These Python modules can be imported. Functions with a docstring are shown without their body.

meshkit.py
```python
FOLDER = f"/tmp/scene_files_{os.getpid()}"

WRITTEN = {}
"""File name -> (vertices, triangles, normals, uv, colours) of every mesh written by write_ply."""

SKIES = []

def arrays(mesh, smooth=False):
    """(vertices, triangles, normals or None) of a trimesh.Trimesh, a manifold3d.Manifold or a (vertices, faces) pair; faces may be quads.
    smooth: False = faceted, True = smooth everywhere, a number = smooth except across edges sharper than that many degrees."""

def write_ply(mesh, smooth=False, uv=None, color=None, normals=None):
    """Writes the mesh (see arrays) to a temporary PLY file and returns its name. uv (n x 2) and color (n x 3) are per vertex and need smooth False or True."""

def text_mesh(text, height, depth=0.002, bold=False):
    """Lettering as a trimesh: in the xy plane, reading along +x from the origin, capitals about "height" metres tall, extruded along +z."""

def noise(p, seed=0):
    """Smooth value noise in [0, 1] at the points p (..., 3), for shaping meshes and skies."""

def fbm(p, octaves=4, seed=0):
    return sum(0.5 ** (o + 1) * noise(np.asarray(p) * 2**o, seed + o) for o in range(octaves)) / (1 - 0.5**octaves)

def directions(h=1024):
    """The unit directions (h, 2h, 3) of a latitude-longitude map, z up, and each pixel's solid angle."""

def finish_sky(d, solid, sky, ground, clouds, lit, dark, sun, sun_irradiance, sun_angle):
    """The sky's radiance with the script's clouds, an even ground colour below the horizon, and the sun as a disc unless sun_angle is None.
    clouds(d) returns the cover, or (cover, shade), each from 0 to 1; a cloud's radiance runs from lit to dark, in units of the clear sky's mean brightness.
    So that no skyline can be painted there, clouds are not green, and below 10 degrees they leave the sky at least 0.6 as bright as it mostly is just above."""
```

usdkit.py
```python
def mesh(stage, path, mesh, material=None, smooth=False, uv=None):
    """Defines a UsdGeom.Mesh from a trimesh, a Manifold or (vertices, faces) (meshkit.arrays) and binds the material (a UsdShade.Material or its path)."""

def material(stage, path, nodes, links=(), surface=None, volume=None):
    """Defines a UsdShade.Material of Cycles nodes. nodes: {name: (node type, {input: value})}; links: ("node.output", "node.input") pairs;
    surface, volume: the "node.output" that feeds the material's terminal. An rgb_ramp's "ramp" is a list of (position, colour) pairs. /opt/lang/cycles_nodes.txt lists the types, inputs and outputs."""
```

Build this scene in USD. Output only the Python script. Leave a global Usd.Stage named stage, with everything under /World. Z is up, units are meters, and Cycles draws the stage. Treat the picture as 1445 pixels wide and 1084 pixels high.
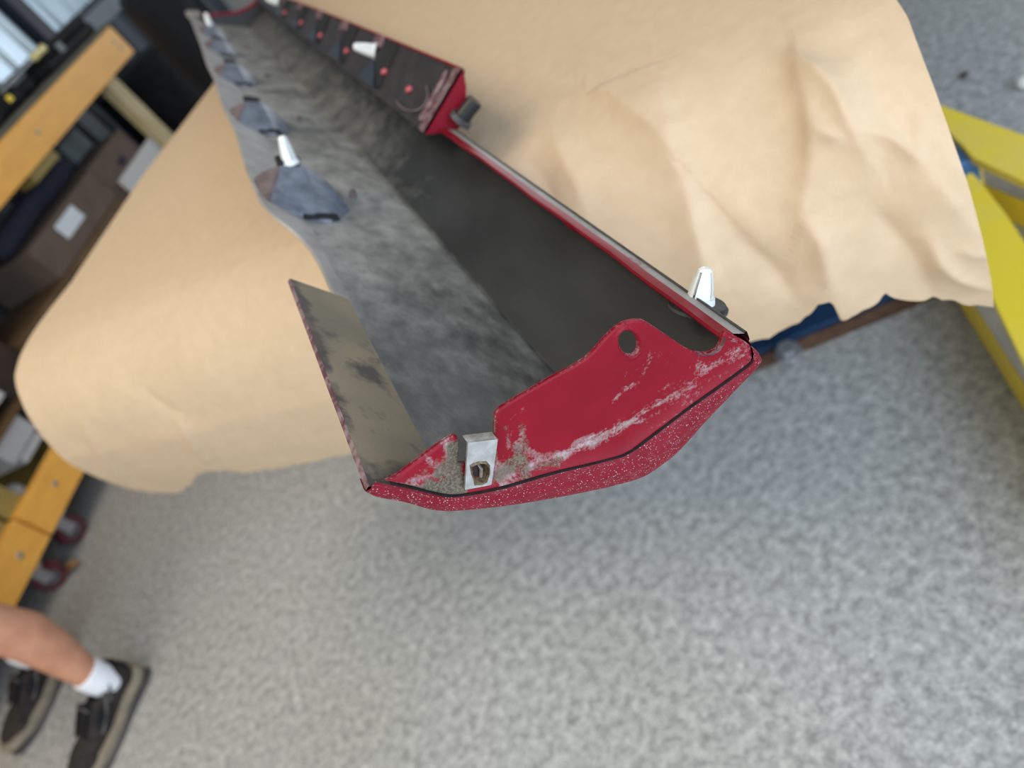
import math, random
import numpy as np, trimesh, manifold3d as m3, shapely, usdkit, meshkit
from shapely.geometry import Polygon, Point, LineString
from pxr import Usd, UsdGeom, UsdShade, UsdLux, Gf, Sdf, Vt

random.seed(4)
rng = np.random.default_rng(4)
stage = Usd.Stage.CreateInMemory()
UsdGeom.SetStageUpAxis(stage, UsdGeom.Tokens.z)
UsdGeom.SetStageMetersPerUnit(stage, 1.0)
world = UsdGeom.Xform.Define(stage, '/World')
UsdGeom.Scope.Define(stage, '/World/Looks')

# ------------------------------------------------------------------ camera
H = 1.15
FPX, CX, CY = 1000.0, 722.5, 542.0
_n = np.array([.508, .578, .638]); _n /= np.linalg.norm(_n)          # gravity seen from the camera
UPC = -_n
_f = np.array([0, 0, 1.0])
YC = _f - UPC * (_f @ UPC); YC /= np.linalg.norm(YC)
XC = np.cross(YC, UPC)
R = np.array([XC, YC, UPC])                                          # camera (right, down, ahead) -> world
CAM = np.array([0, 0, H])
cam = UsdGeom.Camera.Define(stage, '/World/camera')
m = Gf.Matrix4d(1)
m.SetRow(0, Gf.Vec4d(*map(float, R[:, 0]), 0))
m.SetRow(1, Gf.Vec4d(*map(float, -R[:, 1]), 0))
m.SetRow(2, Gf.Vec4d(*map(float, -R[:, 2]), 0))
m.SetRow(3, Gf.Vec4d(0, 0, H, 1))
cam.AddTransformOp().Set(m)
cam.CreateHorizontalApertureAttr(36.0)
cam.CreateVerticalApertureAttr(36.0 * 1084 / 1445)
cam.CreateFocalLengthAttr(36.0 * FPX / 1445)
cam.CreateClippingRangeAttr(Gf.Vec2f(0.02, 60))
cam.CreateFStopAttr(6.6)
cam.CreateFocusDistanceAttr(0.315)
cam.CreateExposureAttr(-0.3)

# ------------------------------------------------------------------ light: daylight through the open garage door, plus added fills
dome = UsdLux.DomeLight.Define(stage, '/World/sky_light')
dome.CreateColorAttr(Gf.Vec3f(1.0, .93, .82))
dome.CreateIntensityAttr(.2)


def rect_light(name, pos, target, w, h, inten, col):
    l = UsdLux.RectLight.Define(stage, '/World/' + name)
    l.CreateWidthAttr(w); l.CreateHeightAttr(h); l.CreateIntensityAttr(inten); l.CreateColorAttr(Gf.Vec3f(*col))
    p, q = np.array(pos, float), np.array(target, float)
    z = p - q; z /= np.linalg.norm(z)
    x = np.cross([0, 1.0, 0] if abs(z[2]) > .98 else [0, 0, 1.0], z); x /= np.linalg.norm(x)
    y = np.cross(z, x)
    mm = Gf.Matrix4d(1)
    for i, v in enumerate((x, y, z)):
        mm.SetRow(i, Gf.Vec4d(*map(float, v), 0))
    mm.SetRow(3, Gf.Vec4d(*map(float, p), 1))
    l.AddTransformOp().Set(mm)
    return l


rect_light('door_daylight', (.8, -1.7, 1.7), (.1, .6, .6), 3.0, 2.6, 4.3, (.74, .93, 1.18))
rect_light('front_daylight', (-1.8, -2.8, 1.6), (0, .6, .7), 3.6, 2.6, 2.4, (1.0, .97, .92))
rect_light('added_panel_light', (4.4, 5.6, 1.0), (.2, .9, .9), 3.4, 1.1, 9.0, (.90, .97, 1.05))  # added unseen strip, shaped to reflect in the panel interior; no door built
rect_light('added_warm_fill', (-1.1, .9, 3.15), (-1.1, .89, 0), 2.0, 1.2, 8.0, (1.0, .87, .68))  # added unseen overhead fill, warms the paper top and the bench


# ------------------------------------------------------------------ helpers
def ray(px, py):
    return R @ np.array([(px - CX) / FPX, (py - CY) / FPX, 1.0])


def dep(px, py, d):
    return CAM + ray(px, py) * d


def pz(px, py, z):
    r = ray(px, py)
    return CAM + r * (z - H) / r[2]


def pl(px, py, p0, nn):
    r = ray(px, py)
    return CAM + r * ((np.asarray(p0) - CAM) @ nn) / (r @ nn)


used = {}


def numbered(path):
    k = used.get(path, 0)
    used[path] = k + 1
    return path if k == 0 else f'{path}_{k:03d}'


def setdata(p, label=None, cat=None, group=None, kind=None):
    for k, v in (('label', label), ('category', cat), ('group', group), ('kind', kind)):
        if v:
            p.SetCustomDataByKey(k, v)


class Thing:
    def __init__(self, name, label=None, cat=None, base=(0, 0, 0), group=None, kind=None):
        self.path = numbered('/World/' + name)
        self.base = np.array(base, float)
        x = UsdGeom.Xform.Define(stage, self.path)
        x.AddTranslateOp().Set(Gf.Vec3d(*map(float, self.base)))
        setdata(x.GetPrim(), label, cat, group, kind)


def tri(mesh):
    if hasattr(mesh, 'to_mesh'):
        mm = mesh.to_mesh()
        return trimesh.Trimesh(mm.vert_properties[:, :3], mm.tri_verts, process=False)
    if isinstance(mesh, (tuple, list)):
        v, f = np.asarray(mesh[0], float), np.asarray(mesh[1], int)
        if f.shape[1] == 4:
            f = np.vstack([f[:, [0, 1, 2]], f[:, [0, 2, 3]]])
        return trimesh.Trimesh(v, f, process=False)
    return mesh


def part(parent, name, mesh, mat, smooth=30, label=None, kind=None, pv=None):
    """One mesh under a thing (or under a part, given as (thing, path)); vertices are in world coordinates."""
    th, path = parent if isinstance(parent, tuple) else (parent, parent.path)
    mesh = tri(mesh).copy()
    mesh.vertices = mesh.vertices - th.base
    p = numbered(path + '/' + name)
    g = usdkit.mesh(stage, p, mesh, M[mat], smooth=smooth)
    setdata(g.GetPrim(), label, None, None, kind)
    if pv:
        pts = np.array(g.GetPointsAttr().Get()) + th.base
        for k, fn in pv.items():
            UsdGeom.PrimvarsAPI(g).CreatePrimvar(k, Sdf.ValueTypeNames.FloatArray, 'vertex').Set(Vt.FloatArray.FromNumpy(np.asarray(fn(pts), np.float32)))
    return (th, p)


def solo(name, mesh, mat, label=None, cat=None, group=None, kind=None, smooth=30):
    p = numbered('/World/' + name)
    g = usdkit.mesh(stage, p, tri(mesh), M[mat], smooth=smooth)
    setdata(g.GetPrim(), label, cat, group, kind)
    return g


M = {}


def mat(name, c1, c2=None, scale=8, rough=.5, metallic=0.0, ramp=(.35, .65), bump=0.0, bscale=None, detail=4, stretch=(1, 1, 1), coat=0.0, spec=.5, extra=None, sss=0):
    nodes = {'p': ('principled_bsdf', dict(roughness=rough, metallic=metallic, base_color=c1, specular_ior_level=spec, coat_weight=coat, coat_roughness=.08))}
    links = []
    if c2 is not None or bump:
        nodes['tc'] = ('geometry', {})
        nodes['map'] = ('mapping', dict(scale=stretch))
        links += [('tc.position', 'map.vector')]
    if c2 is not None:
        nodes['n'] = ('noise_texture', dict(scale=scale, detail=detail, roughness=.6))
        nodes['r'] = ('rgb_ramp', dict(ramp=[(ramp[0], c1), (ramp[1], c2)]))
        links += [('map.vector', 'n.vector'), ('n.fac', 'r.fac'), ('r.color', 'p.base_color')]
    if bump:
        nodes['nb'] = ('noise_texture', dict(scale=bscale or scale * 3, detail=3, roughness=.6))
        nodes['b'] = ('bump', dict(strength=1.0, distance=bump))
        links += [('map.vector', 'nb.vector'), ('nb.fac', 'b.height'), ('b.normal', 'p.normal')]
    M[name] = usdkit.material(stage, '/World/Looks/' + name, nodes, links, surface='p.BSDF')


def box(lo, hi):
    b = trimesh.creation.box(np.subtract(hi, lo).tolist() if False else [hi[i] - lo[i] for i in range(3)])
    b.apply_translation([(hi[i] + lo[i]) / 2 for i in range(3)])
    return b


def rbox(sx, sy, sz, r=.004, seg=8):
    """A rounded box centred on the origin."""
    s = m3.Manifold.sphere(r, seg)
    return m3.Manifold.batch_hull([s.translate((x * (sx / 2 - r), y * (sy / 2 - r), z * (sz / 2 - r))) for x in (-1, 1) for y in (-1, 1) for z in (-1, 1)])


class Frame:
    """A local frame: origin and three axes."""
    def __init__(self, o, x, y, z):
        self.o, self.A = np.array(o, float), np.array([x, y, z], float)

    def w(self, p):
        return self.o + np.asarray(p, float) @ self.A

    def l(self, q):
        return (np.asarray(q, float) - self.o) @ self.A.T

    def put(self, mesh):
        mesh = tri(mesh).copy()
        mesh.vertices = self.w(mesh.vertices)
        return mesh

    def box(self, lo, hi, r=.003):
        lo, hi = np.minimum(lo, hi), np.maximum(lo, hi)
        c, s = (lo + hi) / 2, hi - lo
        return self.put(tri(rbox(*s, r=min(r, s.min() * .45))).apply_translation(c))


def tube(path, rad, n=10, cap=True):
    path = np.asarray(path, float)
    rad = np.broadcast_to(rad, len(path))
    tang = np.gradient(path, axis=0)
    V = []
    up = np.array([0.3, .2, 1.0])
    for p, t, r in zip(path, tang, rad):
        t = t / np.linalg.norm(t)
        a = np.cross(t, up); a /= np.linalg.norm(a)
        b = np.cross(t, a)
        ang = np.linspace(0, 2 * np.pi, n, endpoint=False)
        V.append(p + r * (np.cos(ang)[:, None] * a + np.sin(ang)[:, None] * b))
    V = np.vstack(V)
    F = []
    k = len(path)
    for i in range(k - 1):
        for j in range(n):
            a, b = i * n + j, i * n + (j + 1) % n
            F += [[a, b, b + n], [a, b + n, a + n]]
    if cap:
        V = np.vstack([V, path[0], path[-1]])
        for j in range(n):
            F += [[(j + 1) % n, j, k * n], [(k - 1) * n + j, (k - 1) * n + (j + 1) % n, k * n + 1]]
    return trimesh.Trimesh(V, F, process=False)


def loft(rings, closed=False):
    """Quads between equal-length point rows."""
    rings = np.asarray(rings, float)
    k, n = rings.shape[:2]
    F = []
    for i in range(k - 1):
        for j in range(n if closed else n - 1):
            a, b = i * n + j, i * n + (j + 1) % n
            F.append([a, b, b + n, a + n])
    return tri((rings.reshape(-1, 3), F))


def cyl(p0, p1, r, n=20, r1=None):
    p0, p1 = np.asarray(p0, float), np.asarray(p1, float)
    return tube([p0, p1], [r, r if r1 is None else r1], n)


def chain(joints, res=None):
    """Hulls of spheres joint to joint. joints: list of lists of (point, radius)."""
    out = []
    for ch in joints:
        ss = [m3.Manifold.sphere(r, 20).translate(tuple(map(float, p))) for p, r in ch]
        out += [m3.Manifold.batch_hull([a, b]) for a, b in zip(ss[:-1], ss[1:])] if len(ss) > 1 else ss
    return m3.Manifold.batch_boolean(out, m3.OpType.Add)


def smoothed(man, res=.012, it=12):
    t = tri(man.refine_to_length(res))
    t = trimesh.Trimesh(t.vertices, t.faces, process=True)
    trimesh.smoothing.filter_taubin(t, lamb=.5, nu=.52, iterations=it)
    return t


def extrude(poly, t0, t1):
    return trimesh.creation.extrude_polygon(poly, t1 - t0, engine='earcut').apply_translation([0, 0, t0])


def smoothstep(a, b, x):
    t = np.clip((x - a) / (b - a), 0, 1)
    return t * t * (3 - 2 * t)


def segdist(P, a, b):
    """Distance of 2-D points to a segment, and the parameter along it."""
    a, b = np.asarray(a, float), np.asarray(b, float)
    ab = b - a
    t = np.clip(((P - a) @ ab) / (ab @ ab), 0, 1)
    return np.linalg.norm(P - (a + t[:, None] * ab), axis=1), t


# ------------------------------------------------------------------ materials
def worn(name, base, base2, wear, wear2, rough=.35, scale=60, fine=260, coat=.0, bump=.0004, wrough=.7, amount=.0, stretch=(1, 1, 1), spec=.5, soft=.15, speck=0, grime=None):
    """Paint or plastic with wear where the mesh's primvar 'wear' is high, broken up by fine noise (and dirt by 'dirt')."""
    nodes = {
        'g': ('geometry', {}), 'mp': ('mapping', dict(scale=stretch)),
        'nb': ('noise_texture', dict(scale=scale * .4, detail=4)), 'rb': ('rgb_ramp', dict(ramp=[(.35, base), (.68, base2)])),
        'nw': ('noise_texture', dict(scale=fine, detail=6, roughness=.68)), 'nc': ('noise_texture', dict(scale=scale, detail=5)),
        'rw': ('rgb_ramp', dict(ramp=[(.35, wear), (.68, wear2)])),
        'a': ('attribute', dict(attribute='wear')),
        's': ('math', dict(math_type='add', value2=0.0)), 'sb': ('math', dict(math_type='add', value2=-.5 - .5 + amount)),
        'th': ('map_range', dict(from_min=.0, from_max=soft, to_min=0.0, to_max=1.0, clamp=True)),
        'mx': ('mix_color', {}), 'mr': ('mix_float', dict(a=rough, b=wrough)),
        'bp': ('bump', dict(strength=.6, distance=bump)),
        'p': ('principled_bsdf', dict(roughness=rough, coat_weight=coat, coat_roughness=.1, specular_ior_level=spec)),
    }
    links = [('g.position', 'mp.vector'), ('mp.vector', 'nb.vector'), ('mp.vector', 'nw.vector'), ('mp.vector', 'nc.vector'),
             ('nb.fac', 'rb.fac'), ('nc.fac', 'rw.fac'), ('a.fac', 's.value1'), ('nw.fac', 's.value2'), ('s.value', 'sb.value1'), ('sb.value', 'th.value'),
             ('th.result', 'mx.fac'), ('rb.color', 'mx.a'), ('rw.color', 'mx.b'), ('mx.result', 'p.base_color'), ('th.result', 'mr.fac'), ('mr.result', 'p.roughness'),
             ('nw.fac', 'bp.height'), ('bp.normal', 'p.normal')]
    if grime:                                                        # caked dirt where the primvar 'dirt' is high
        nodes.update({'ad': ('attribute', dict(attribute='dirt')), 'ds': ('math', dict(math_type='add')), 'dt': ('map_range', dict(from_min=.95, from_max=1.18, clamp=True)), 'rd': ('rgb_ramp', dict(ramp=[(.35, grime[0]), (.62, grime[1])])), 'md': ('mix_color', {}), 'nd': ('noise_texture', dict(scale=900, detail=6, roughness=.7))})
        links = [l for l in links if l[1] != 'p.base_color'] + [('mp.vector', 'nd.vector'), ('ad.fac', 'ds.value1'), ('nd.fac', 'ds.value2'), ('ds.value', 'dt.value'), ('nd.fac', 'rd.fac'), ('dt.result', 'md.fac'), ('mx.result', 'md.a'), ('rd.color', 'md.b'), ('md.result', 'p.base_color')]
    if speck:                                                        # small stone chips
        nodes.update({'vo': ('voronoi_texture', dict(scale=speck, randomness=1.0)), 'vd': ('map_range', dict(from_min=.20, from_max=.34, to_min=1.0, to_max=0.0, clamp=True)), 'vs': ('separate_color', {}),
                      'vg': ('noise_texture', dict(scale=speck * .12, detail=4)), 'vt': ('math', dict(math_type='add')), 'vk': ('map_range', dict(from_min=.98, from_max=1.12, clamp=True)), 'vm': ('math', dict(math_type='multiply')), 'vx': ('math', dict(math_type='maximum'))})
        links += [('mp.vector', 'vo.vector'), ('vo.distance', 'vd.value'), ('vo.color', 'vs.color'), ('mp.vector', 'vg.vector'), ('vg.fac', 'vt.value1'), ('vs.r', 'vt.value2'), ('vt.value', 'vk.value'),
                  ('vd.result', 'vm.value1'), ('vk.result', 'vm.value2'), ('vm.value', 'vx.value1'), ('th.result', 'vx.value2')]
        links = [l for l in links if l[1] not in ('mx.fac', 'mr.fac')] + [('vx.value', 'mx.fac'), ('vx.value', 'mr.fac')]
    M[name] = usdkit.material(stage, '/World/Looks/' + name, nodes, links, surface='p.BSDF')


RED, RED2 = (.185, .0045, .013), (.215, .006, .016)
worn('red_paint', RED, RED2, (.27, .215, .20), (.38, .32, .33), rough=.42, coat=.0, spec=.16, fine=700, scale=130, bump=.00008, soft=.42, stretch=(1, 1, 1))
worn('end_plate_paint', RED, RED2, (.27, .215, .20), (.38, .32, .33), rough=.42, spec=.16, fine=700, scale=130, bump=.00008, soft=.42, grime=((.030, .024, .018), (.17, .145, .105)))
worn('red_scratched', (.165, .006, .016), (.205, .009, .022), (.30, .17, .18), (.42, .34, .34), rough=.45, fine=1500, scale=260, bump=.00008, soft=.40, spec=.2, speck=950)
worn('lip_primer', (.24, .22, .195), (.34, .315, .285), (.22, .05, .07), (.28, .09, .10), rough=.5, fine=300, scale=90)
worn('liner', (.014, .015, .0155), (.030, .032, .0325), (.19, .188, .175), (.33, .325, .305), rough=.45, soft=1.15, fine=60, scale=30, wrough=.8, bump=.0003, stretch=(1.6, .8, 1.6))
worn('dusty_flange', (.26, .205, .13), (.17, .142, .098), (.06, .055, .048), (.10, .07, .055), rough=.75, fine=90, scale=40, wrough=.7, bump=.0005, soft=.3)
mat('seam_black', (.022, .010, .011), (.04, .022, .022), 200, .8)
mat('lip_edge', (.10, .030, .040), (.25, .17, .175), 160, .6, ramp=(.42, .6))
mat('bracket_grey', (.09, .105, .13), (.17, .19, .225), 70, .45)
mat('bracket_side', (.10, .075, .075), (.17, .13, .13), 60, .6)
mat('slot_black', (.004, .004, .005), rough=.7)
mat('white_clip', (.78, .80, .78), (.70, .71, .68), 120, .4)
mat('clip_washer', (.035, .036, .037), (.07, .07, .07), 120, .6)
mat('bare_metal', (.62, .63, .64), (.45, .45, .45), 220, .42, metallic=.75)
mat('dirty_metal', (.30, .28, .24), (.16, .14, .11), 200, .65, metallic=.3)
mat('brass_rim', (.24, .17, .09), (.06, .035, .02), 500, .55, metallic=.3)
mat('wall_dark', (.016, .012, .013), (.032, .026, .027), 50, .5)
mat('pocket_blue', (.012, .018, .030), (.03, .04, .06), 80, .4)
mat('pink_dot', (.42, .07, .09), (.5, .1, .11), 200, .5)
mat('rubber_black', (.010, .012, .015), rough=.45)
mat('kraft_paper', (.55, .415, .272), (.59, .45, .30), 60, .72, bump=.00025, bscale=420, spec=.3)
mat('table_steel', (.10, .11, .12), rough=.5)
mat('blue_paint', (.003, .020, .060), (.005, .030, .080), 14, .45, spec=.3)
mat('bright_blue', (.09, .26, .60), (.07, .20, .48), 40, .35)
mat('rust_brown', (.055, .026, .014), (.10, .05, .028), 40, .85)
mat('bolt_metal', (.42, .43, .46), (.30, .30, .33), 90, .4, metallic=.7)
mat('hub_metal', (.16, .15, .16), (.08, .07, .075), 60, .5, metallic=.5)
mat('worktop_grey', (.10, .10, .075), (.15, .14, .11), 14, .85)
mat('yellow_paint', (.95, .72, .045), (.88, .69, .13), 9, .42, ramp=(.45, .75))
mat('dust_top', (.32, .30, .27), (.42, .39, .34), 20, .85)
mat('orange_wood', (.95, .48, .085), (.84, .39, .065), 9, .5, stretch=(1, 1, 4), ramp=(.4, .75))
mat('pale_wood', (.50, .41, .21), (.58, .48, .27), 14, .6)
mat('olive_wood', (.36, .27, .07), (.30, .22, .06), 12, .6)
mat('steel_sheet', (.42, .53, .60), (.48, .59, .66), 3, .34, metallic=.35)
mat('shaded_sheet', (.035, .05, .068), (.05, .07, .09), 5, .5)  # wall sheet with its shade painted in as a darker colour
mat('navy_steel', (.012, .018, .03), rough=.5)
mat('grey_rail', (.17, .20, .23), (.20, .24, .27), 6, .5)
mat('black_plastic', (.010, .010, .012), (.020, .020, .022), 20, .65, spec=.15)
mat('black_vinyl', (.008, .010, .014), rough=.6, spec=.25)
mat('grey_plastic', (.12, .15, .16), (.16, .19, .20), 8, .5)
mat('cardboard', (.115, .082, .062), (.14, .10, .078), 12, .85)
mat('brown_board', (.16, .095, .04), (.10, .055, .022), 9, .75)
mat('dark_brown', (.030, .018, .013), (.045, .026, .018), 9, .8)
mat('indigo_cloth', (.010, .014, .045), (.018, .02, .03), 12, .9)
mat('white_label', (.70, .76, .82), rough=.6)
mat('white_board', (.66, .66, .65), (.52, .52, .51), 14, .6, stretch=(4, 4, 14))
mat('amber_handle', (.85, .72, .30), rough=.2)
mat('chrome', (.7, .7, .72), rough=.25, metallic=1.0)
mat('caster_red', (.085, .012, .020), rough=.45)
mat('skin', (.56, .275, .17), (.47, .21, .125), 22, .55, detail=3)
mat('sock_white', (.80, .83, .88), rough=.9, bump=.0006, bscale=500)
mat('shoe_brown', (.020, .017, .016), (.036, .030, .027), 40, .8, spec=.25)
mat('shoe_black', (.006, .006, .008), (.010, .010, .012), 60, .75, spec=.25)
mat('shoe_grey', (.085, .08, .078), rough=.75)
mat('sole_tan', (.20, .17, .125), (.27, .23, .17), 40, .75)
mat('shorts_navy', (.018, .022, .035), (.025, .03, .045), 30, .9)
mat('shirt_grey', (.10, .11, .12), (.12, .13, .14), 30, .9)
mat('hair_brown', (.03, .02, .012), rough=.6)
mat('eye_dark', (.02, .015, .01), rough=.2)
mat('leaf_tan', (.35, .20, .085), (.28, .14, .05), 60, .7)
mat('concrete_wall', (.42, .42, .41), (.48, .48, .47), 3, .9)
mat('ceiling_white', (.50, .48, .44), rough=.9)

# floor: speckled grey flake coating
nodes = {
    'g': ('geometry', {}),
    'n1': ('noise_texture', dict(scale=55, detail=5, roughness=.62)), 'n2': ('noise_texture', dict(scale=210, detail=2, roughness=.5)), 'n3': ('noise_texture', dict(scale=1.6, detail=3)),
    'mx': ('mix_float', dict(fac=.40)),
    'r': ('rgb_ramp', dict(ramp=[(.30, (.17, .173, .172)), (.43, (.31, .315, .31)), (.55, (.48, .485, .476)), (.70, (.74, .74, .72))])),
    'r3': ('rgb_ramp', dict(ramp=[(.3, (.90, .89, .86)), (.7, (1.02, 1.03, 1.04))])),
    'mm': ('mix_color', dict(blend_type='multiply', fac=1.0)),
    'p': ('principled_bsdf', dict(roughness=.7, specular_ior_level=.12)),
}
M['speckled_floor'] = usdkit.material(stage, '/World/Looks/speckled_floor', nodes, [
    ('g.position', 'n1.vector'), ('g.position', 'n2.vector'), ('g.position', 'n3.vector'), ('n1.fac', 'mx.a'), ('n2.fac', 'mx.b'), ('mx.result', 'r.fac'),
    ('n3.fac', 'r3.fac'), ('r.color', 'mm.a'), ('r3.color', 'mm.b'), ('mm.result', 'p.base_color')], surface='p.BSDF')

# ------------------------------------------------------------------ the setting
solo('floor', box((-6, -4.2, -.1), (5, 9, 0)), 'speckled_floor', kind='structure', smooth=False)
solo('ceiling', box((-6, -4.2, 3.2), (5, 9, 3.3)), 'ceiling_white', kind='structure', smooth=False)

BU = np.array([.516, .857, 0]); BU /= np.linalg.norm(BU)             # along the workbench and the wall behind it
BN = np.array([BU[1], -BU[0], 0])                                    # out of the wall, towards the room
B0 = pz(115, 660, .13); B0[2] = 0
BF = Frame(B0, BU, -BN, (0, 0, 1))                                   # x along, y into the bench, z up

WQ = .92                                                             # the wall's distance behind the bench front
wall = Thing('wall_left', kind='structure', base=B0)


def rib_sheet(s0, s1, z0, z1, q, pitch=.19):
    prof, s = [], s0
    while s < s1 - 1e-6:
        prof += [(s, q), (s + pitch * .62, q), (s + pitch * .72, q - .03), (s + pitch * .90, q - .03)]
        s += pitch
    prof += [(s1, q)]
    front = [[(a, b, z) for a, b in prof] for z in (z0, z1)]
    back = [[(a, b + .012, z) for a, b in prof] for z in (z1, z0)]
    return BF.put(loft(np.array(front + back + front[:1])))


for k in range(9):
    s0 = -3.8 + .95 * k
    part(wall, 'corrugated_sheet', rib_sheet(s0, s0 + .95, 1.04, 3.2, WQ), 'steel_sheet', smooth=False)
    part(wall, 'lower_sheet', rib_sheet(s0, s0 + .95, 0, .90, WQ + .01), 'shaded_sheet', smooth=False, label='ribbed sheet below the rail with shade painted in as dark blue-grey')
part(wall, 'girt_rail', BF.box((-3.8, WQ - .05, .90), (4.75, WQ + .02, 1.01)), 'grey_rail', label='grey horizontal steel rail')
part(wall, 'girt_flange', BF.box((-3.8, WQ - .06, 1.012), (4.75, WQ + .02, 1.045)), 'navy_steel')
for s in (-1.4, 2.74):
    part(wall, 'wall_column', BF.box((s - .055, WQ - .09, 0), (s + .055, WQ + .0, 3.2)), 'navy_steel')
solo('wall_back', box((-6, 7.6, 0), (5, 7.7, 3.2)), 'concrete_wall', kind='structure', smooth=False)
solo('wall_right', box((4.9, -1.2, 0), (5, 7.6, 3.2)), 'concrete_wall', kind='structure', smooth=False)

# ------------------------------------------------------------------ work table and the kraft paper over it
ZT = .866
TA = pz(20, 530, .853); TA[2] = 0
TD = pz(1290, 50, .853); TD[2] = 0
TT = TD - TA; TL = np.linalg.norm(TT); TT /= TL                      # along the front edge
TN = np.array([TT[1], -TT[0], 0])                                    # out of the front, towards the camera
TF = Frame(TA, TT, TN, (0, 0, 1))                                    # x along the edge, y out, z up
# cross-section of the draped paper: (out, z)
PROF = np.array([(-1.75, .869), (-.30, .869), (-.16, .8688), (-.09, .8665), (-.045, .861), (-.015, .851), (.012, .836), (.036, .812), (.054, .780), (.064, .745), (.069, .71), (.066, .66), (.058, .61), (.047, .56), (.036, .51), (.026, .45)])
from scipy.interpolate import PchipInterpolator
_arc = np.r_[0, np.cumsum(np.linalg.norm(np.diff(PROF, axis=0), axis=1))]
_po, _pzz = PchipInterpolator(_arc, PROF[:, 0]), PchipInterpolator(_arc, PROF[:, 1])


def sheet_uv(px, py):
    """Where the sight line meets the draped sheet: (s, arc)."""
    r, o = ray(px, py) @ TF.A.T, TF.l(CAM)
    v = np.linspace(.2, _arc[-1], 4000)
    po, pzv = _po(v), _pzz(v)
    t = (po - o[1]) / r[1]
    g = o[2] + t * r[2] - pzv
    k = np.nonzero((g[:-1] * g[1:] <= 0) & (t[:-1] > 0))[0]
    if len(k) == 0:
        k = [int(np.argmin(np.abs(g)))]
    i = k[np.argmin(t[k])] if len(k) > 1 else k[0]
    return np.array([o[0] + t[i] * r[0], v[i]])


def polyline(f, pts):
    return np.array([f(*p) for p in pts])


Ledge = polyline(sheet_uv, [(300, 120), (200, 250), (100, 400), (60, 450), (32, 495), (21, 530), (30, 565), (50, 600), (78, 632), (110, 660), (145, 679), (180, 690)])
Redge = polyline(sheet_uv, [(1265, 0), (1281, 25), (1290, 50), (1305, 90), (1320, 130), (1340, 195), (1360, 260), (1380, 340), (1402, 428)])
bot_px = [(180, 690), (215, 696), (250, 697), (268, 686), (278, 670), (292, 664), (320, 663), (345, 667), (372, 662), (400, 660), (420, 655), (445, 651), (470, 645), (500, 640), (600, 612), (750, 575), (900, 530), (1000, 500),
          (1066, 480), (1085, 478), (1105, 466), (1122, 457), (1140, 440), (1155, 420), (1166, 402), (1167.5, 420), (1168, 432), (1172, 438), (1182, 441), (1198, 440), (1215, 432), (1232, 425), (1240, 421), (1249, 412), (1262, 421), (1285, 426), (1305, 425), (1318, 420),
          (1330, 426), (1345, 424), (1362, 431), (1380, 428), (1402, 432)]
Bot = polyline(sheet_uv, bot_px)
# fringe of the torn edge
NS, V0 = 460, .30


def interp_edge(E, v):
    o = np.argsort(E[:, 1])
    vv, ss = E[o, 1], E[o, 0]
    return np.where(v < vv[0], ss[0] + (ss[min(3, len(ss) - 1)] - ss[0]) / (vv[min(3, len(ss) - 1)] - vv[0]) * (v - vv[0]), np.interp(v, vv, ss))


# the left side's line continues back over the table
sb = Bot[:, 0].copy()
for i in range(1, len(sb)):
    sb[i] = max(sb[i], sb[i - 1] + 2e-4)
jit = np.linspace(0, 1, NS)


def edge_s(v):
    return interp_edge(Ledge, v), interp_edge(Redge, v)


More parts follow.
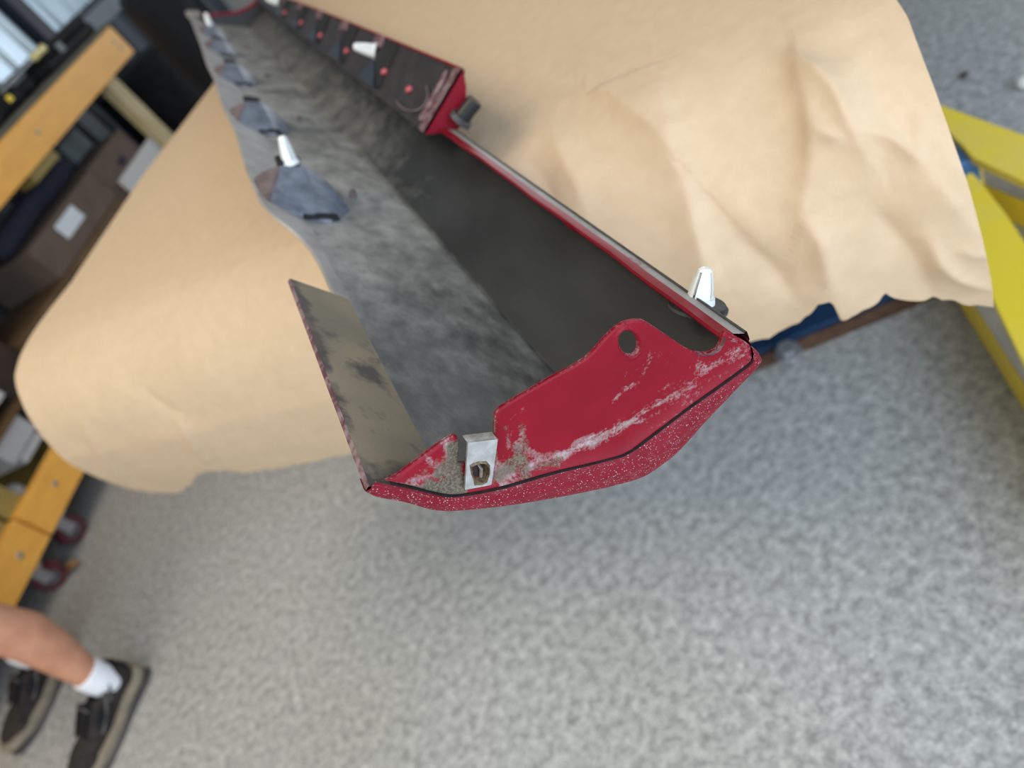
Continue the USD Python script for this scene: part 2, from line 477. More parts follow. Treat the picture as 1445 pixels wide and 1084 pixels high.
vmid = np.interp
sL1, sR1 = Ledge[-1, 0], Redge[-1, 0]
srow = sb[0] + (sb[-1] - sb[0]) * jit
vb = np.interp(srow, sb, Bot[:, 1]) + (meshkit.fbm(np.c_[srow * 90, srow * 0, srow * 0], 3, 3) - .5) * .007
vbm = float(np.median(vb))
J = np.r_[np.linspace(0, .55, 40), np.linspace(.55, .80, 26)[1:], np.linspace(.80, 1, 130)[1:]]
grid_s, grid_v = np.zeros((len(J), NS)), np.zeros((len(J), NS))
for k, j in enumerate(J):
    v = V0 + (vbm + (vb - vbm) * smoothstep(.94, 1.0, j) - V0) * j
    L, Rr = edge_s(v)
    # towards the bottom the row follows the torn edge's own s
    w = smoothstep(.86, 1.0, j)
    grid_s[k] = (1 - w) * (L + (Rr - L) * jit) + w * srow
    grid_v[k] = v
P2 = np.c_[grid_s.ravel(), grid_v.ravel()]
out = _po(P2[:, 1]); zz = _pzz(P2[:, 1])
dv = 1e-4
to, tz = (_po(P2[:, 1] + dv) - out) / dv, (_pzz(P2[:, 1] + dv) - zz) / dv
no, nz = -tz, to                                                     # outward normal of the drape
flip = np.sign(nz + no); flip[flip == 0] = 1
no, nz = no * 1, nz * 1
disp = np.zeros(len(P2))
hang = smoothstep(_arc[3], _arc[8], P2[:, 1])
# creases of the hanging sheet, traced in the sheet's own coordinates: (points, width, height, side)
CREASE = [
    ([(838, 122), (880, 150), (935, 190), (960, 222)], .012, .0075, -1),
    ([(932, 118), (948, 180), (968, 245), (985, 300)], .014, .0060, 1),
    ([(968, 252), (988, 318), (998, 370), (1002, 420)], .008, .0085, 1),
    ([(1122, 88), (1160, 112), (1185, 140), (1205, 185), (1222, 220)], .008, .0085, 0),
    ([(1126, 95), (1142, 150), (1148, 185), (1146, 225), (1130, 300)], .008, .0075, -1),
    ([(1150, 185), (1170, 193), (1195, 203)], .006, .004, 0),
    ([(1203, 82), (1210, 130), (1228, 185)], .009, .0055, 1),
    ([(1222, 185), (1256, 192), (1282, 210), (1296, 224)], .006, .008, 0),
    ([(1296, 160), (1297, 190), (1296, 224)], .004, .004, 0),
    ([(1296, 224), (1322, 258), (1350, 292), (1374, 330)], .007, .009, 1),
    ([(1298, 160), (1322, 195), (1350, 245), (1366, 285)], .006, .007, 1),
    ([(1310, 335), (1328, 370), (1352, 390), (1398, 408)], .007, .010, 0),
    ([(1350, 348), (1375, 358), (1395, 362)], .005, .005, 0),
    ([(1040, 330), (1085, 375), (1118, 420)], .012, -.006, 0),
    ([(1135, 300), (1160, 340), (1170, 400)], .010, .007, 0),
    ([(780, 190), (815, 260), (830, 300)], .012, .004, 0),
    ([(740, 220), (770, 260), (785, 300)], .012, -.004, 0),
    ([(1000, 230), (1060, 320), (1090, 390)], .016, .003, 0),
    ([(250, 590), (270, 620), (292, 650)], .010, .004, 0),
    ([(200, 550), (240, 580), (260, 585)], .012, -.003, 0),
    ([(120, 600), (150, 650), (178, 686)], .008, .0035, 0),
    ([(1240, 300), (1290, 360), (1315, 420)], .010, -.006, 0),
]
for pts, w, h, side in CREASE:
    q = polyline(sheet_uv, pts)
    q = np.c_[np.interp(np.linspace(0, 1, 14), np.linspace(0, 1, len(q)), q[:, 0]), np.interp(np.linspace(0, 1, 14), np.linspace(0, 1, len(q)), q[:, 1])]
    L = np.r_[0, np.cumsum(np.linalg.norm(np.diff(q, axis=0), axis=1))]
    best, tt, sg = np.full(len(P2), 9.0), np.zeros(len(P2)), np.zeros(len(P2))
    near = (np.abs(P2[:, 0] - q[:, 0].mean()) < .3) & (np.abs(P2[:, 1] - q[:, 1].mean()) < .35)
    idx = np.nonzero(near)[0]
    for i in range(len(q) - 1):
        d, t = segdist(P2[idx], q[i], q[i + 1])
        c = (q[i + 1] - q[i])
        sd = np.sign(c[0] * (P2[idx, 1] - q[i, 1]) - c[1] * (P2[idx, 0] - q[i, 0]))
        b = d < best[idx]
        best[idx[b]], tt[idx[b]], sg[idx[b]] = d[b], (L[i] + t[b] * (L[i + 1] - L[i])) / L[-1], sd[b]
    end = np.sin(np.pi * np.clip(.08 + .84 * tt, 0, 1)) ** .7
    ww = np.where(side * sg > 0, w * 2.6, w) if side else np.full(len(P2), w)
    f = np.exp(-np.sqrt((best / ww) ** 2 + .10) + .32)
    disp += 1.22 * h * end * f
disp += hang * (meshkit.fbm(np.c_[P2[:, 0] * 7, P2[:, 1] * 5, P2[:, 0] * 0], 3, 5) - .5) * .010
disp += (1 - hang) * smoothstep(_arc[1] * .3, _arc[2], P2[:, 1]) * (meshkit.fbm(np.c_[P2[:, 0] * 10, P2[:, 1] * 6, P2[:, 0] * 0], 2, 9) - .3) * .002
disp = np.where(hang < .02, np.clip(disp, 0, .003), disp)
edge_d = np.minimum(P2[:, 0] - interp_edge(Ledge, P2[:, 1]), interp_edge(Redge, P2[:, 1]) - P2[:, 0])
disp *= .35 + .65 * smoothstep(.0, .07, edge_d)
# the torn flap curls outward
fl = sheet_uv(1185, 435)
fd = np.exp(-((P2[:, 0] - fl[0]) / .030) ** 2) * smoothstep(fl[1] - .05, fl[1] + .005, P2[:, 1])
disp += fd * .008
P3 = TF.w(np.c_[P2[:, 0], out + no * disp, zz + nz * disp])
ng, ns = len(J), NS
F = []
ii = np.arange(ng * ns).reshape(ng, ns)
quads = np.stack([ii[:-1, :-1], ii[:-1, 1:], ii[1:, 1:], ii[1:, :-1]], -1).reshape(-1, 4)
top = P3
back = P3 - (TF.A[1] * no[:, None] + TF.A[2] * nz[:, None]) * .0005
V = np.vstack([top, back])
n0 = len(top)
rim = np.r_[ii[0], ii[1:, -1], ii[-1, -2::-1], ii[-2:0:-1, 0]]
rimq = np.stack([rim, np.roll(rim, -1), np.roll(rim, -1) + n0, rim + n0], -1)
sheet = tri((V, np.vstack([quads, quads[:, ::-1] + n0, rimq])))
solo('kraft_paper_sheet', sheet, 'kraft_paper', 'long brown kraft paper sheet draped over the work table with a torn front edge', 'paper sheet', smooth=60)

table = Thing('work_table', 'work table hidden under brown kraft paper, carrying the long red car panel', 'table', (TA[0], TA[1], 0))
tprof = [(-1.75, ZT - .002), (-.20, ZT - .003), (-.12, ZT - .010), (-.08, ZT - .024), (-.07, ZT - .06), (-.09, ZT - .085), (-1.75, ZT - .085)]
tt_ = extrude(Polygon(tprof), .12, TL - .06)
tt_.vertices = TF.w(tt_.vertices[:, [2, 0, 1]])
part(table, 'tabletop', tt_, 'table_steel')
for s in (.42, .80):
    for o in (-1.45, -.98):
        part(table, 'leg', TF.box((s - .035, o - .035, 0), (s + .035, o + .035, ZT - .086)), 'table_steel')
for o in (-1.45, -.98):
    part(table, 'stretcher', TF.box((.456, o - .02, .30), (.764, o + .02, .36)), 'table_steel')

# ------------------------------------------------------------------ the red car panel (a rocker panel lying on its outer face)
D = ray(220, -110); D[2] = 0; D /= np.linalg.norm(D)
E = np.cross(D, [0, 0, 1.0])
PB = dep(640, 728, .30)
PF = Frame(PB, E, D, (0, 0, 1))                                      # x across (right), y along (away), z up
panel = Thing('car_side_panel', 'long red car rocker panel lying hollow side up on the brown paper, end plate scuffed', 'car part', tuple(PB))


def endpx(px, py, t=0.0):
    q = PF.l(pl(px, py, PF.w((0, t, 0)), D))
    return q[[0, 2]]


def rounded(pts, n=6, r=.003):
    """A 2-D polyline with its inner corners rounded."""
    pts = [np.asarray(p, float) for p in pts]
    outp = [pts[0]]
    for a, b, c in zip(pts[:-2], pts[1:-1], pts[2:]):
        la, lc = np.linalg.norm(a - b), np.linalg.norm(c - b)
        k = min(r, la * .45, lc * .45)
        p, q = b + (a - b) / la * k, b + (c - b) / lc * k
        for t in np.linspace(0, 1, n):
            outp.append((1 - t) ** 2 * p + 2 * t * (1 - t) * b + t * t * q)
    return np.array(outp + [pts[-1]])


def resample(p, n):
    p = np.asarray(p, float)
    l = np.r_[0, np.cumsum(np.linalg.norm(np.diff(p, axis=0), axis=1))]
    x = np.linspace(0, l[-1], n)
    return np.c_[np.interp(x, l, p[:, 0]), np.interp(x, l, p[:, 1])]


# end profile: outer edge and the line of the seam
outer_px = [(517, 701), (530, 708), (575, 717), (612, 727), (632, 729), (665, 727), (715, 721.5), (800, 707), (870, 692), (905, 682), (922, 674), (955, 650), (1000, 602), (1040, 560), (1075, 522), (1082, 511), (1078, 503), (1066, 492)]
seam_px = [(531, 679), (545, 683), (580, 690), (612, 698), (634, 702), (660, 700), (707, 691), (785, 669), (850, 653), (884, 643), (898, 635), (930, 611), (975, 577), (1015, 549), (1052, 522), (1058, 517), (1062, 513), (1063, 510)]
OUT = np.array([endpx(*p) for p in outer_px])
SEAM = np.array([endpx(*p, .0) for p in seam_px])
n_end = 120
idx_u = np.linspace(0, len(outer_px) - 1, n_end)
ip = lambda A_: np.c_[PchipInterpolator(np.arange(len(A_)), A_[:, 0])(idx_u), PchipInterpolator(np.arange(len(A_)), A_[:, 1])(idx_u)]
OUTr, SEAMr = ip(OUT), ip(SEAM)
nrm = OUTr - SEAMr; nrm /= np.linalg.norm(nrm, axis=1)[:, None]
row = lambda pts, t: np.c_[pts[:, 0], np.full(len(pts), t), pts[:, 1]]
rings = [row(SEAMr + nrm * .0006, .0006), row(SEAMr + nrm * .0011, .0), ]
for k in (.2, .4, .55, .7, .85):
    rings.append(row(SEAMr * (1 - k) + OUTr * k, .0002 + .0022 * k * k - (.0005 if abs(k - .55) < .01 else 0)))
rings += [row(OUTr - nrm * .0008, .0026), row(OUTr - nrm * .0002, .0034), row(OUTr, .0050), row(OUTr, .0120)]


def strip_wear(P):
    L = PF.l(P)
    n = meshkit.fbm(L * 170, 4, 2); n2 = meshkit.fbm(L * [30, 30, 30], 3, 7)
    ringed = .33 + .16 * np.clip((n - .42) * 3, 0, 1) + .14 * (n2 - .5)
    d = np.linalg.norm(L[:, None, [0, 2]] - OUTr[None], axis=2).min(1)
    ringed += .10 * np.exp(-d / .0012)
    ds = np.linalg.norm(L[:, None, [0, 2]] - SEAMr[None], axis=2).min(1)
    ringed += .14 * np.exp(-np.abs(ds - .0018) / .0005)
    return ringed


fine_rings = []
for a, b in zip(rings[:-1], rings[1:]):
    k = 3 if np.linalg.norm(a[60] - b[60]) > .0012 else 1
    fine_rings += [a + (b - a) * t for t in np.linspace(0, 1, k, endpoint=False)]
fine_rings.append(rings[-1])
fr = np.array(fine_rings)
big = np.linspace(0, n_end - 1, 420)
fr = np.stack([np.stack([np.interp(big, np.arange(n_end), r_[:, c]) for c in range(3)], 1) for r_ in fr])
part(panel, 'end_rim', PF.put(loft(fr)), 'red_scratched', smooth=50, label='speckled scratched red rim around the near end', pv={'wear': strip_wear})
# dark seal in the seam
k6 = slice(9, n_end - 4)
seal = loft([row(SEAMr + nrm * .0006, .0007)[k6], row(SEAMr + nrm * .0005, .0040)[k6], row(SEAMr - nrm * .0012, .0042)[k6], row(SEAMr - nrm * .0012, .0050)[k6], row(SEAMr + nrm * .0013, .0060)[k6]])
part(panel, 'seam', PF.put(seal), 'seam_black')

# long section: A lip, B fold, C groove, D corner, wall up to F and the lip turned in to G
A_, B_, C_, D_, F_, G_ = map(np.array, ((-.0158, .0372), (.0008, -.0008), (.0738, -.0648), (.1505, -.0530), (.1492, -.0364), (.1408, -.0268)))
Tst = np.r_[.004, .03, .07, .11, .15, .19, .213, .2155, .24, .27, .295, .315, .330, .345, .37, .41, .46, .52, np.linspace(.6, 1.8, 26)]
LIPK = PchipInterpolator([0, .213, .2155, .27, .30, .33, .345, .36, .42, .44, .55, .62, .69, .74, .95, 1.05, 1.3, 1.8], [1, 1, .26, .24, .30, .55, .80, .96, 1.0, 1.02, .97, .92, 1.0, 1.02, .96, 1.02, .97, 1.0])


def alip(t):
    return B_ + (A_ - B_) * float(LIPK(t))


def inset(p, q, k):
    d = (q - p) / np.linalg.norm(q - p)
    return np.array([-d[1], d[0]]) * k


nAB, nBC, nCD = inset(A_, B_, 1), inset(B_, C_, 1), inset(C_, D_, 1)
TH = .0026
sky = []
skin, liner, flange, leftlip = [], [], [], []
for t in Tst:
    a = alip(t)
    skin.append(row(np.vstack([rounded([a, B_, C_, D_, F_], r=.006)]), t))
    base = np.vstack([resample(np.array([B_, C_]), 22)[:-1], resample(np.array([C_, D_]), 18)])
    nn = np.vstack([np.repeat(nBC[None], 21, 0), np.repeat(nCD[None], 18, 0)])
    nn[0], nn[21] = (nAB + nBC) / (1 + nAB @ nBC), (nBC + nCD) / (1 + nBC @ nCD)
    base = base + nn * TH
    wallp = np.array([D_ + (-TH, TH), F_ + (-TH, -.001), G_ + (.001, -TH)])
    liner.append(row(np.vstack([base[:-1], wallp]), t))
    b_in = B_ + (nAB + nBC) / (1 + nAB @ nBC) * TH
    flange.append(row(resample(np.array([a + nAB * TH, b_in]), 14), t))
    leftlip.append(row(np.array([a + nAB * TH, a + nAB * TH * .8 + (A_ - B_) * .012, a + (A_ - B_) * .012, a]), t))
part(panel, 'outer_skin', PF.put(loft(skin)), 'red_paint', smooth=50, pv={'wear': lambda P: np.full(len(P), .3)})


def dense(rows_, k):
    """More stations along the panel."""
    outr = []
    for a, b in zip(rows_[:-1], rows_[1:]):
        m_ = max(1, int(np.ceil((b[0, 1] - a[0, 1]) / k)))
        outr += [a + (b - a) * t for t in np.linspace(0, 1, m_, endpoint=False)]
    return outr + [rows_[-1]]


def liner_dust_shade(P):
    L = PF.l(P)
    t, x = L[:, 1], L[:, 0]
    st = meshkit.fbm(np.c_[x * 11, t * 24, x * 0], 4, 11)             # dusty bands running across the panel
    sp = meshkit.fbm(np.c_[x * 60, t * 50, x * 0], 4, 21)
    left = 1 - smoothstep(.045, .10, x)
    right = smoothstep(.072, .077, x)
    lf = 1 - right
    w = .66 + lf * (.16 + .68 * smoothstep(.10, .42, t)) + right * (-.40 + .66 * smoothstep(.20, .75, t) * (1 - .6 * smoothstep(.08, .15, x)))  # real dust, with the lit left face and shaded right face painted in
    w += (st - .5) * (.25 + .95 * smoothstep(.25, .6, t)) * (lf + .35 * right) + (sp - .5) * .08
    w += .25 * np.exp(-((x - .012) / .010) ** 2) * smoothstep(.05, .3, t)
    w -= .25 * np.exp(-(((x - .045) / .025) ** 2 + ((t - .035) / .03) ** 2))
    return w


def flange_wear(P):
    L = PF.l(P)
    h = np.clip((L[:, 2] - B_[1]) / (A_[1] - B_[1]), 0, 1)
    n = meshkit.fbm(L * 55, 4, 31)
    w = .38 + (n - .5) * 1.3
    w += .38 * np.exp(-((L[:, 1] - .125 - .10 * (h - .5)) / .020) ** 2) * .8
    w += .42 * smoothstep(.82, 1.0, h) + .35 * np.exp(-((L[:, 1] - .014) / .012) ** 2) * (n > .45)
    return w


part(panel, 'inner_shell', PF.put(loft(dense(liner, .006))), 'liner', smooth=20, label='dusty dark grey plastic inside of the hollow panel with some shade painted in', pv={'wear': liner_dust_shade})
k_n = int(np.argmin(np.abs(Tst - .2155)))
part(panel, 'side_flange', PF.put(loft(dense(flange[:k_n + 1], .0035))), 'dusty_flange', smooth=20, label='upright side flange caked with tan dust', pv={'wear': flange_wear})
part(panel, 'rear_flange', PF.put(loft(dense(flange[k_n:], .02))), 'lip_primer', smooth=20, pv={'wear': lambda P: np.full(len(P), .22)})
part(panel, 'flange_edge', PF.put(loft(leftlip[:k_n + 1])), 'lip_edge', smooth=20)
part(panel, 'flange_edge', PF.put(loft(leftlip[k_n:])), 'lip_primer', smooth=20, pv={'wear': lambda P: .25 + .3 * meshkit.fbm(PF.l(P) * 40, 3, 4)})

# right lip: pale band, red inner edge, dark outer line
Tl = np.r_[np.linspace(.0062, .41, 28)]


def wob(t):
    return .0007 * math.sin(t * 37) + .0005 * math.sin(t * 91 + 1)


band, edge, gask = [], [], []
for t in Tl:
    w = wob(t)
    g = G_ + np.array((-.7, .7)) * w
    q = F_ * .50 + g * .50 + (.0006, .0008)
    band.append(row(np.array([F_ + (.0008, .0012), F_ * .75 + g * .25 + (.0006, .0010), F_ * .60 + g * .40 + (.0006, .0009), q]), t))
    edge.append(row(np.array([q, q * .6 + g * .4 + (-.0002, -.0003), g, g + (-.0012, -.0010), g + (-.0006, -.0052), g + (.0012, -.0052)]), t))
    gask.append(row(np.array([F_ + (.0008, .0014), F_ + (.0014, .0022), F_ + (.0022, .0012), F_ + (.0018, -.004), F_ + (.0006, -.005)]), t))
part(panel, 'lip', PF.put(loft(dense(band, .004))), 'lip_primer', smooth=30, label='pale primer-grey lip along the right side', pv={'wear': lambda P: .12 + .55 * np.clip((meshkit.fbm(PF.l(P) * [40, 22, 40], 4, 8) - .42) * 2.2, 0, 1)})
part(panel, 'lip_inner_edge', PF.put(loft(dense(edge, .004))), 'red_paint', smooth=30, pv={'wear': lambda P: .20 + .30 * meshkit.fbm(PF.l(P) * 60, 3, 4)})
part(panel, 'edge_gasket', PF.put(loft(gask)), 'clip_washer', label='dark rubber strip on the outer edge of the lip')
for t, L in ((.395, .008), (.158, .012)):
    part(panel, 'bright_red_tab', PF.put(loft([row(np.array([G_ + (-.0016, .0006), G_ + (-.0022, -.0012), G_ + (-.0016, -.0056)]), t - L / 2), row(np.array([G_ + (-.0016, .0006), G_ + (-.0022, -.0012), G_ + (-.0016, -.0056)]), t + L / 2)])), 'red_paint', pv={'wear': lambda P: np.zeros(len(P))})

# end cap plate
cap_px = [(546, 682.5), (566, 676), (590, 663), (620, 643), (640, 630), (648, 627), (653, 630), (655, 640), (652, 664), (700, 664), (703.5, 640), (705.5, 606), (707, 596), (713, 588), (740, 571), (790, 542), (815, 529), (836, 516), (850, 503), (865, 486), (880, 472), (892, 464.5), (905, 461),
          (918, 461), (929, 467), (950, 481), (975, 498), (988, 504.5), (1000, 507), (1012, 506), (1022, 500), (1028, 491), (1031, 481), (1034, 475.5), (1045, 480), (1060, 488), (1066, 493), (1067, 500), (1064, 508)]
seam_in = SEAMr - nrm * .0004
cap_top = np.array([endpx(*p) for p in cap_px])
kk = np.arange(8, n_end - 4)
cap_poly = Polygon(np.vstack([cap_top, seam_in[kk][::-1]])).buffer(0)
if cap_poly.geom_type != 'Polygon':
    cap_poly = max(cap_poly.geoms, key=lambda g: g.area)
hc = endpx(897.5, 494)
ang = np.linspace(0, 2 * np.pi, 40, endpoint=False)
hole_px = [(897.5 + 13.5 * math.cos(a) * math.cos(.35) - 18 * math.sin(a) * math.sin(-.35) * 1, 493.5 + 18 * math.sin(a) * math.cos(.35) - 13.5 * math.cos(a) * math.sin(.35)) for a in ang]
hole = Polygon([endpx(*p) for p in hole_px])
cap_poly = cap_poly.difference(hole)
# soft front edge: a tapered front layer over the plate
CT = .0022


def subdivided(mesh, e):
    v, f = trimesh.remesh.subdivide_to_size(mesh.vertices, mesh.faces, e, max_iter=12)
    return trimesh.Trimesh(v, f, process=True)


plate = subdivided(extrude(cap_poly, 0, CT), .0015)
v = plate.vertices.copy()                                            # (a, z, depth)
bd = shapely.distance(shapely.points(v[:, :2]), cap_poly.exterior)
ho = shapely.distance(shapely.points(v[:, :2]), LineString(list(hole.exterior.coords)))
ds = shapely.distance(shapely.points(v[:, :2]), LineString(SEAMr))
front = v[:, 2] < CT * .5
rise = .0042 * (1 - np.exp(-np.maximum(ds - .001, 0) / .0065))       # the plate bends forward to meet the rim
chamf = np.where(front, .0007 * np.exp(-np.minimum(bd, ho) / .0004), 0)
hr = np.where(front, -.0006 * np.exp(-((ho - .0012) / .0009) ** 2), 0)
dent = .0012 * (meshkit.fbm(np.c_[v[:, :2] * 30, v[:, 0] * 0], 2, 3) - .5)
capm = PF.put(trimesh.Trimesh(np.c_[v[:, 0], .0012 + v[:, 2] + rise + chamf + hr + dent, v[:, 1]], plate.faces, process=False))

SCUFF = [  # (from, to, half width px, strength): bare scrapes on the plate
    ((752, 664), (800, 645), 9, .75), ((800, 645), (860, 622), 10, .8), ((860, 622), (905, 600), 11, .7), ((905, 600), (960, 566), 20, .52), ((960, 566), (1000, 530), 24, .50), ((1000, 530), (1055, 500), 13, .58),
    ((735, 640), (775, 660), 9, .75), ((745, 620), (742, 655), 8, .72), ((725, 620), (722, 640), 6, .6), ((700, 655), (720, 680), 12, .70), ((730, 600), (742, 590), 8, .46), ((876, 575), (900, 553), 8, .62), ((890, 560), (898, 530), 9, .44), ((905, 540), (928, 520), 8, .40),
    ((985, 545), (975, 570), 10, .45), ((1040, 485), (1062, 495), 5, .55), ((955, 566), (1050, 508), 26, .50), ((985, 548), (992, 522), 13, .52), ((1018, 545), (1060, 508), 9, .60), ((915, 545), (930, 515), 14, .44), ((640, 640), (650, 690), 9, .8), ((600, 690), (650, 695), 10, .75), ((585, 684), (640, 672), 13, .72), ((612, 660), (630, 672), 9, .66), ((940, 505), (960, 520), 8, .36), ((790, 600), (830, 585), 5, .32),
]
SC = [(endpx(*a), endpx(*b), w * .00052, s * 1.02) for a, b, w, s in SCUFF]


def cap_wear(P):
    L = PF.l(P)[:, [0, 2]]
    w = np.full(len(L), .25) + .30 * (meshkit.fbm(np.c_[L * 60, L[:, :1] * 0], 4, 5) - .4)
    n = meshkit.fbm(np.c_[L * 200, L[:, :1] * 0], 4, 15) - .5
    for a, b, r, s in SC:
        u = (b - a) / np.linalg.norm(b - a)
        al, ac = L @ u, L @ np.array([-u[1], u[0]])
        st = meshkit.fbm(np.c_[al * 90, ac * 420, al * 0], 4, 23) - .5
        d, _ = segdist(L, a, b)
        w = np.maximum(w, s * .92 * (1 - smoothstep(.0, 1.5, d / r + n * .8)) + .75 * st * (d < 1.6 * r))
    bd_ = shapely.distance(shapely.points(L), cap_poly.boundary)
    w += .22 * np.exp(-bd_ / .0004)
    return w


DIRT = [((600, 692), (652, 694), 14, .78), ((625, 676), (650, 660), 13, .72), ((646, 640), (650, 690), 8, .75), ((590, 680), (630, 662), 9, .5), ((704, 678), (735, 655), 15, .66), ((735, 640), (748, 672), 13, .62), ((742, 612), (748, 640), 8, .55), ((722, 612), (724, 634), 6, .55), ((750, 668), (790, 656), 9, .6), ((560, 686), (640, 700), 5, .7), ((706, 600), (706, 660), 3, .6)]
DC = [(endpx(*a), endpx(*b), w * .00036, s_) for a, b, w, s_ in DIRT]


def cap_dirt(P):
    L = PF.l(P)[:, [0, 2]]
    w = np.zeros(len(L))
    n = meshkit.fbm(np.c_[L * 160, L[:, :1] * 0], 4, 45) - .5
    for a, b, r, s_ in DC:
        d, _ = segdist(L, a, b)
        w = np.maximum(w, s_ * (1 - smoothstep(.3, 1.6, d / r + n * 1.4)))
    return np.maximum(w, .42 * np.exp(-shapely.distance(shapely.points(L), LineString(SEAMr)) / .0008))


cap = part(panel, 'end_cap', capm, 'end_plate_paint', smooth=40, label='scuffed red end plate with a round hole and a cut-out', pv={'wear': cap_wear, 'dirt': cap_dirt})
# the rim of the opening at the right is a returned edge
ret_px = [(988, 504.5), (1000, 507), (1012, 506), (1022, 500), (1028, 491), (1031, 483)]
ret = np.array([endpx(*p) for p in ret_px])
part((panel, cap[1]), 'cutout_edge', PF.put(loft([np.c_[ret[:, 0], np.full(len(ret), .0030), ret[:, 1]], np.c_[ret[:, 0], .0036 + .0022 * smoothstep(0, 3, np.arange(len(ret))), ret[:, 1]], np.c_[ret[:, 0] + .001, .0036 + .0022 * smoothstep(0, 3, np.arange(len(ret))), ret[:, 1] - .001]])), 'lip_edge', smooth=60)

# spring nut on the end cap
jc = [(655.5, 690.5), (693, 683.5), (702, 619), (660, 624)]
j = np.array([endpx(*p) for p in jc])
cl_poly = Polygon(j).buffer(-.0006).buffer(.0006)
ch_px = [(664, 668), (662, 655), (668, 652), (676, 649.5), (686, 650), (691, 656), (691, 668), (687, 680), (680, 684), (669, 684), (667, 675)]
ch = Polygon([endpx(*p) for p in ch_px])
ch_in = Polygon([endpx(676 + (p[0] - 676) * .72, 667 + (p[1] - 667) * .74) for p in ch_px])
nut = part(panel, 'spring_nut', PF.put((lambda q: trimesh.Trimesh(q.vertices[:, [0, 2, 1]] * [1, 1, 1], q.faces[:, ::-1]))(extrude(cl_poly.difference(ch), -.0005, .0009))), 'bare_metal', smooth=20, label='bent silver metal spring nut with an oblong hole')
top2 = np.array([endpx(*p) for p in [(661, 636), (701, 629), (702, 619), (660, 624)]])
roll = []
for a in np.linspace(-.6, 3.6, 12):
    roll.append([np.r_[top2[k][0], 0, top2[k][1]] + np.array([0, .0016 + -.0021 * math.cos(a - .6), .0005 + .0021 * math.sin(a - .6)]) for k in (3, 2)])
part((panel, nut[1]), 'folded_top', PF.put(loft(roll)), 'dirty_metal', smooth=60)
rim_o, rim_i = np.array(ch.exterior.coords), np.array(ch_in.exterior.coords)
part((panel, nut[1]), 'hole_collar', PF.put(loft([row(rim_o, -.0005), row((rim_o + rim_i) / 2, -.0014), row(rim_i, -.0002), row(rim_i, .0030)])), 'brass_rim', smooth=50)
slot_fill = extrude(ch.buffer(.0004), .0034, .0042)
part((panel, nut[1]), 'screw_thread', PF.put(trimesh.Trimesh(slot_fill.vertices[:, [0, 2, 1]], slot_fill.faces[:, ::-1])), 'seam_black', smooth=20)
part((panel, nut[1]), 'thread_tongue', PF.put(tube([np.r_[endpx(676, 657)[0], .0028, endpx(676, 657)[1]], np.r_[endpx(681, 665)[0], .0018, endpx(681, 665)[1]], np.r_[endpx(682, 678)[0], .0026, endpx(682, 678)[1]]], .0009, 8)), 'dirty_metal', smooth=60)


# clip bosses along the left wall
def boss(t0, sc, has_clip, label=None):
    w3 = lambda a, dt, z: np.array([a * sc + (1 - sc) * -.002, t0 + dt * sc, z * sc + (1 - sc) * .010])
    lo = [w3(-.0095, .0, .0225), w3(.004, -.006, .001), w3(.016, -.010, -.010), w3(.031, .022, -.024)]
    hi = [w3(.012, .045, .032), w3(.026, .048, .019), w3(.031, .045, .002)]
    bk = [w3(-.012, .06, .034), w3(.030, .085, -.020), w3(.0, .09, .005), w3(-.011, .005, .030)]
    bs = [m3.Manifold.sphere(.0022, 10).translate(tuple(p)) for p in lo + hi + bk]
    b = part(panel, 'clip_boss', PF.put(m3.Manifold.batch_hull(bs)), 'bracket_grey', smooth=35, label=label)
    # slot at the foot
    s = [w3(.0035, -.0085, .0055), w3(.0225, -.0085, -.0125)]
    part((panel, b[1]), 'slot', PF.put(m3.Manifold.batch_hull([m3.Manifold.sphere(.0016, 8).translate(tuple(p + d)) for p in s for d in (np.zeros(3), np.array([0, .004, .002]))])), 'slot_black')
    sd = [w3(-.0125, .002, .030), w3(-.0105, -.001, .024), w3(.0095, .043, .0345), w3(-.0095, .052, .0365)]
    part((panel, b[1]), 'side_wall', PF.put(m3.Manifold.batch_hull([m3.Manifold.sphere(.0024, 8).translate(tuple(p)) for p in sd])), 'bracket_side', smooth=35)
    mouth = [w3(.013, .050, .0345), w3(.024, .052, .024), w3(.014, .060, .036), w3(.026, .062, .024)]
    part((panel, b[1]), 'mouth', PF.put(m3.Manifold.batch_hull([m3.Manifold.sphere(.0026, 8).translate(tuple(p)) for p in mouth])), 'slot_black', smooth=35)
    if has_clip:
        push_clip(PF.w(w3(.0205, .053, .029)), PF.A.T @ np.array([.42, .10, .90]), .022, 'white plastic push clip in a boss')


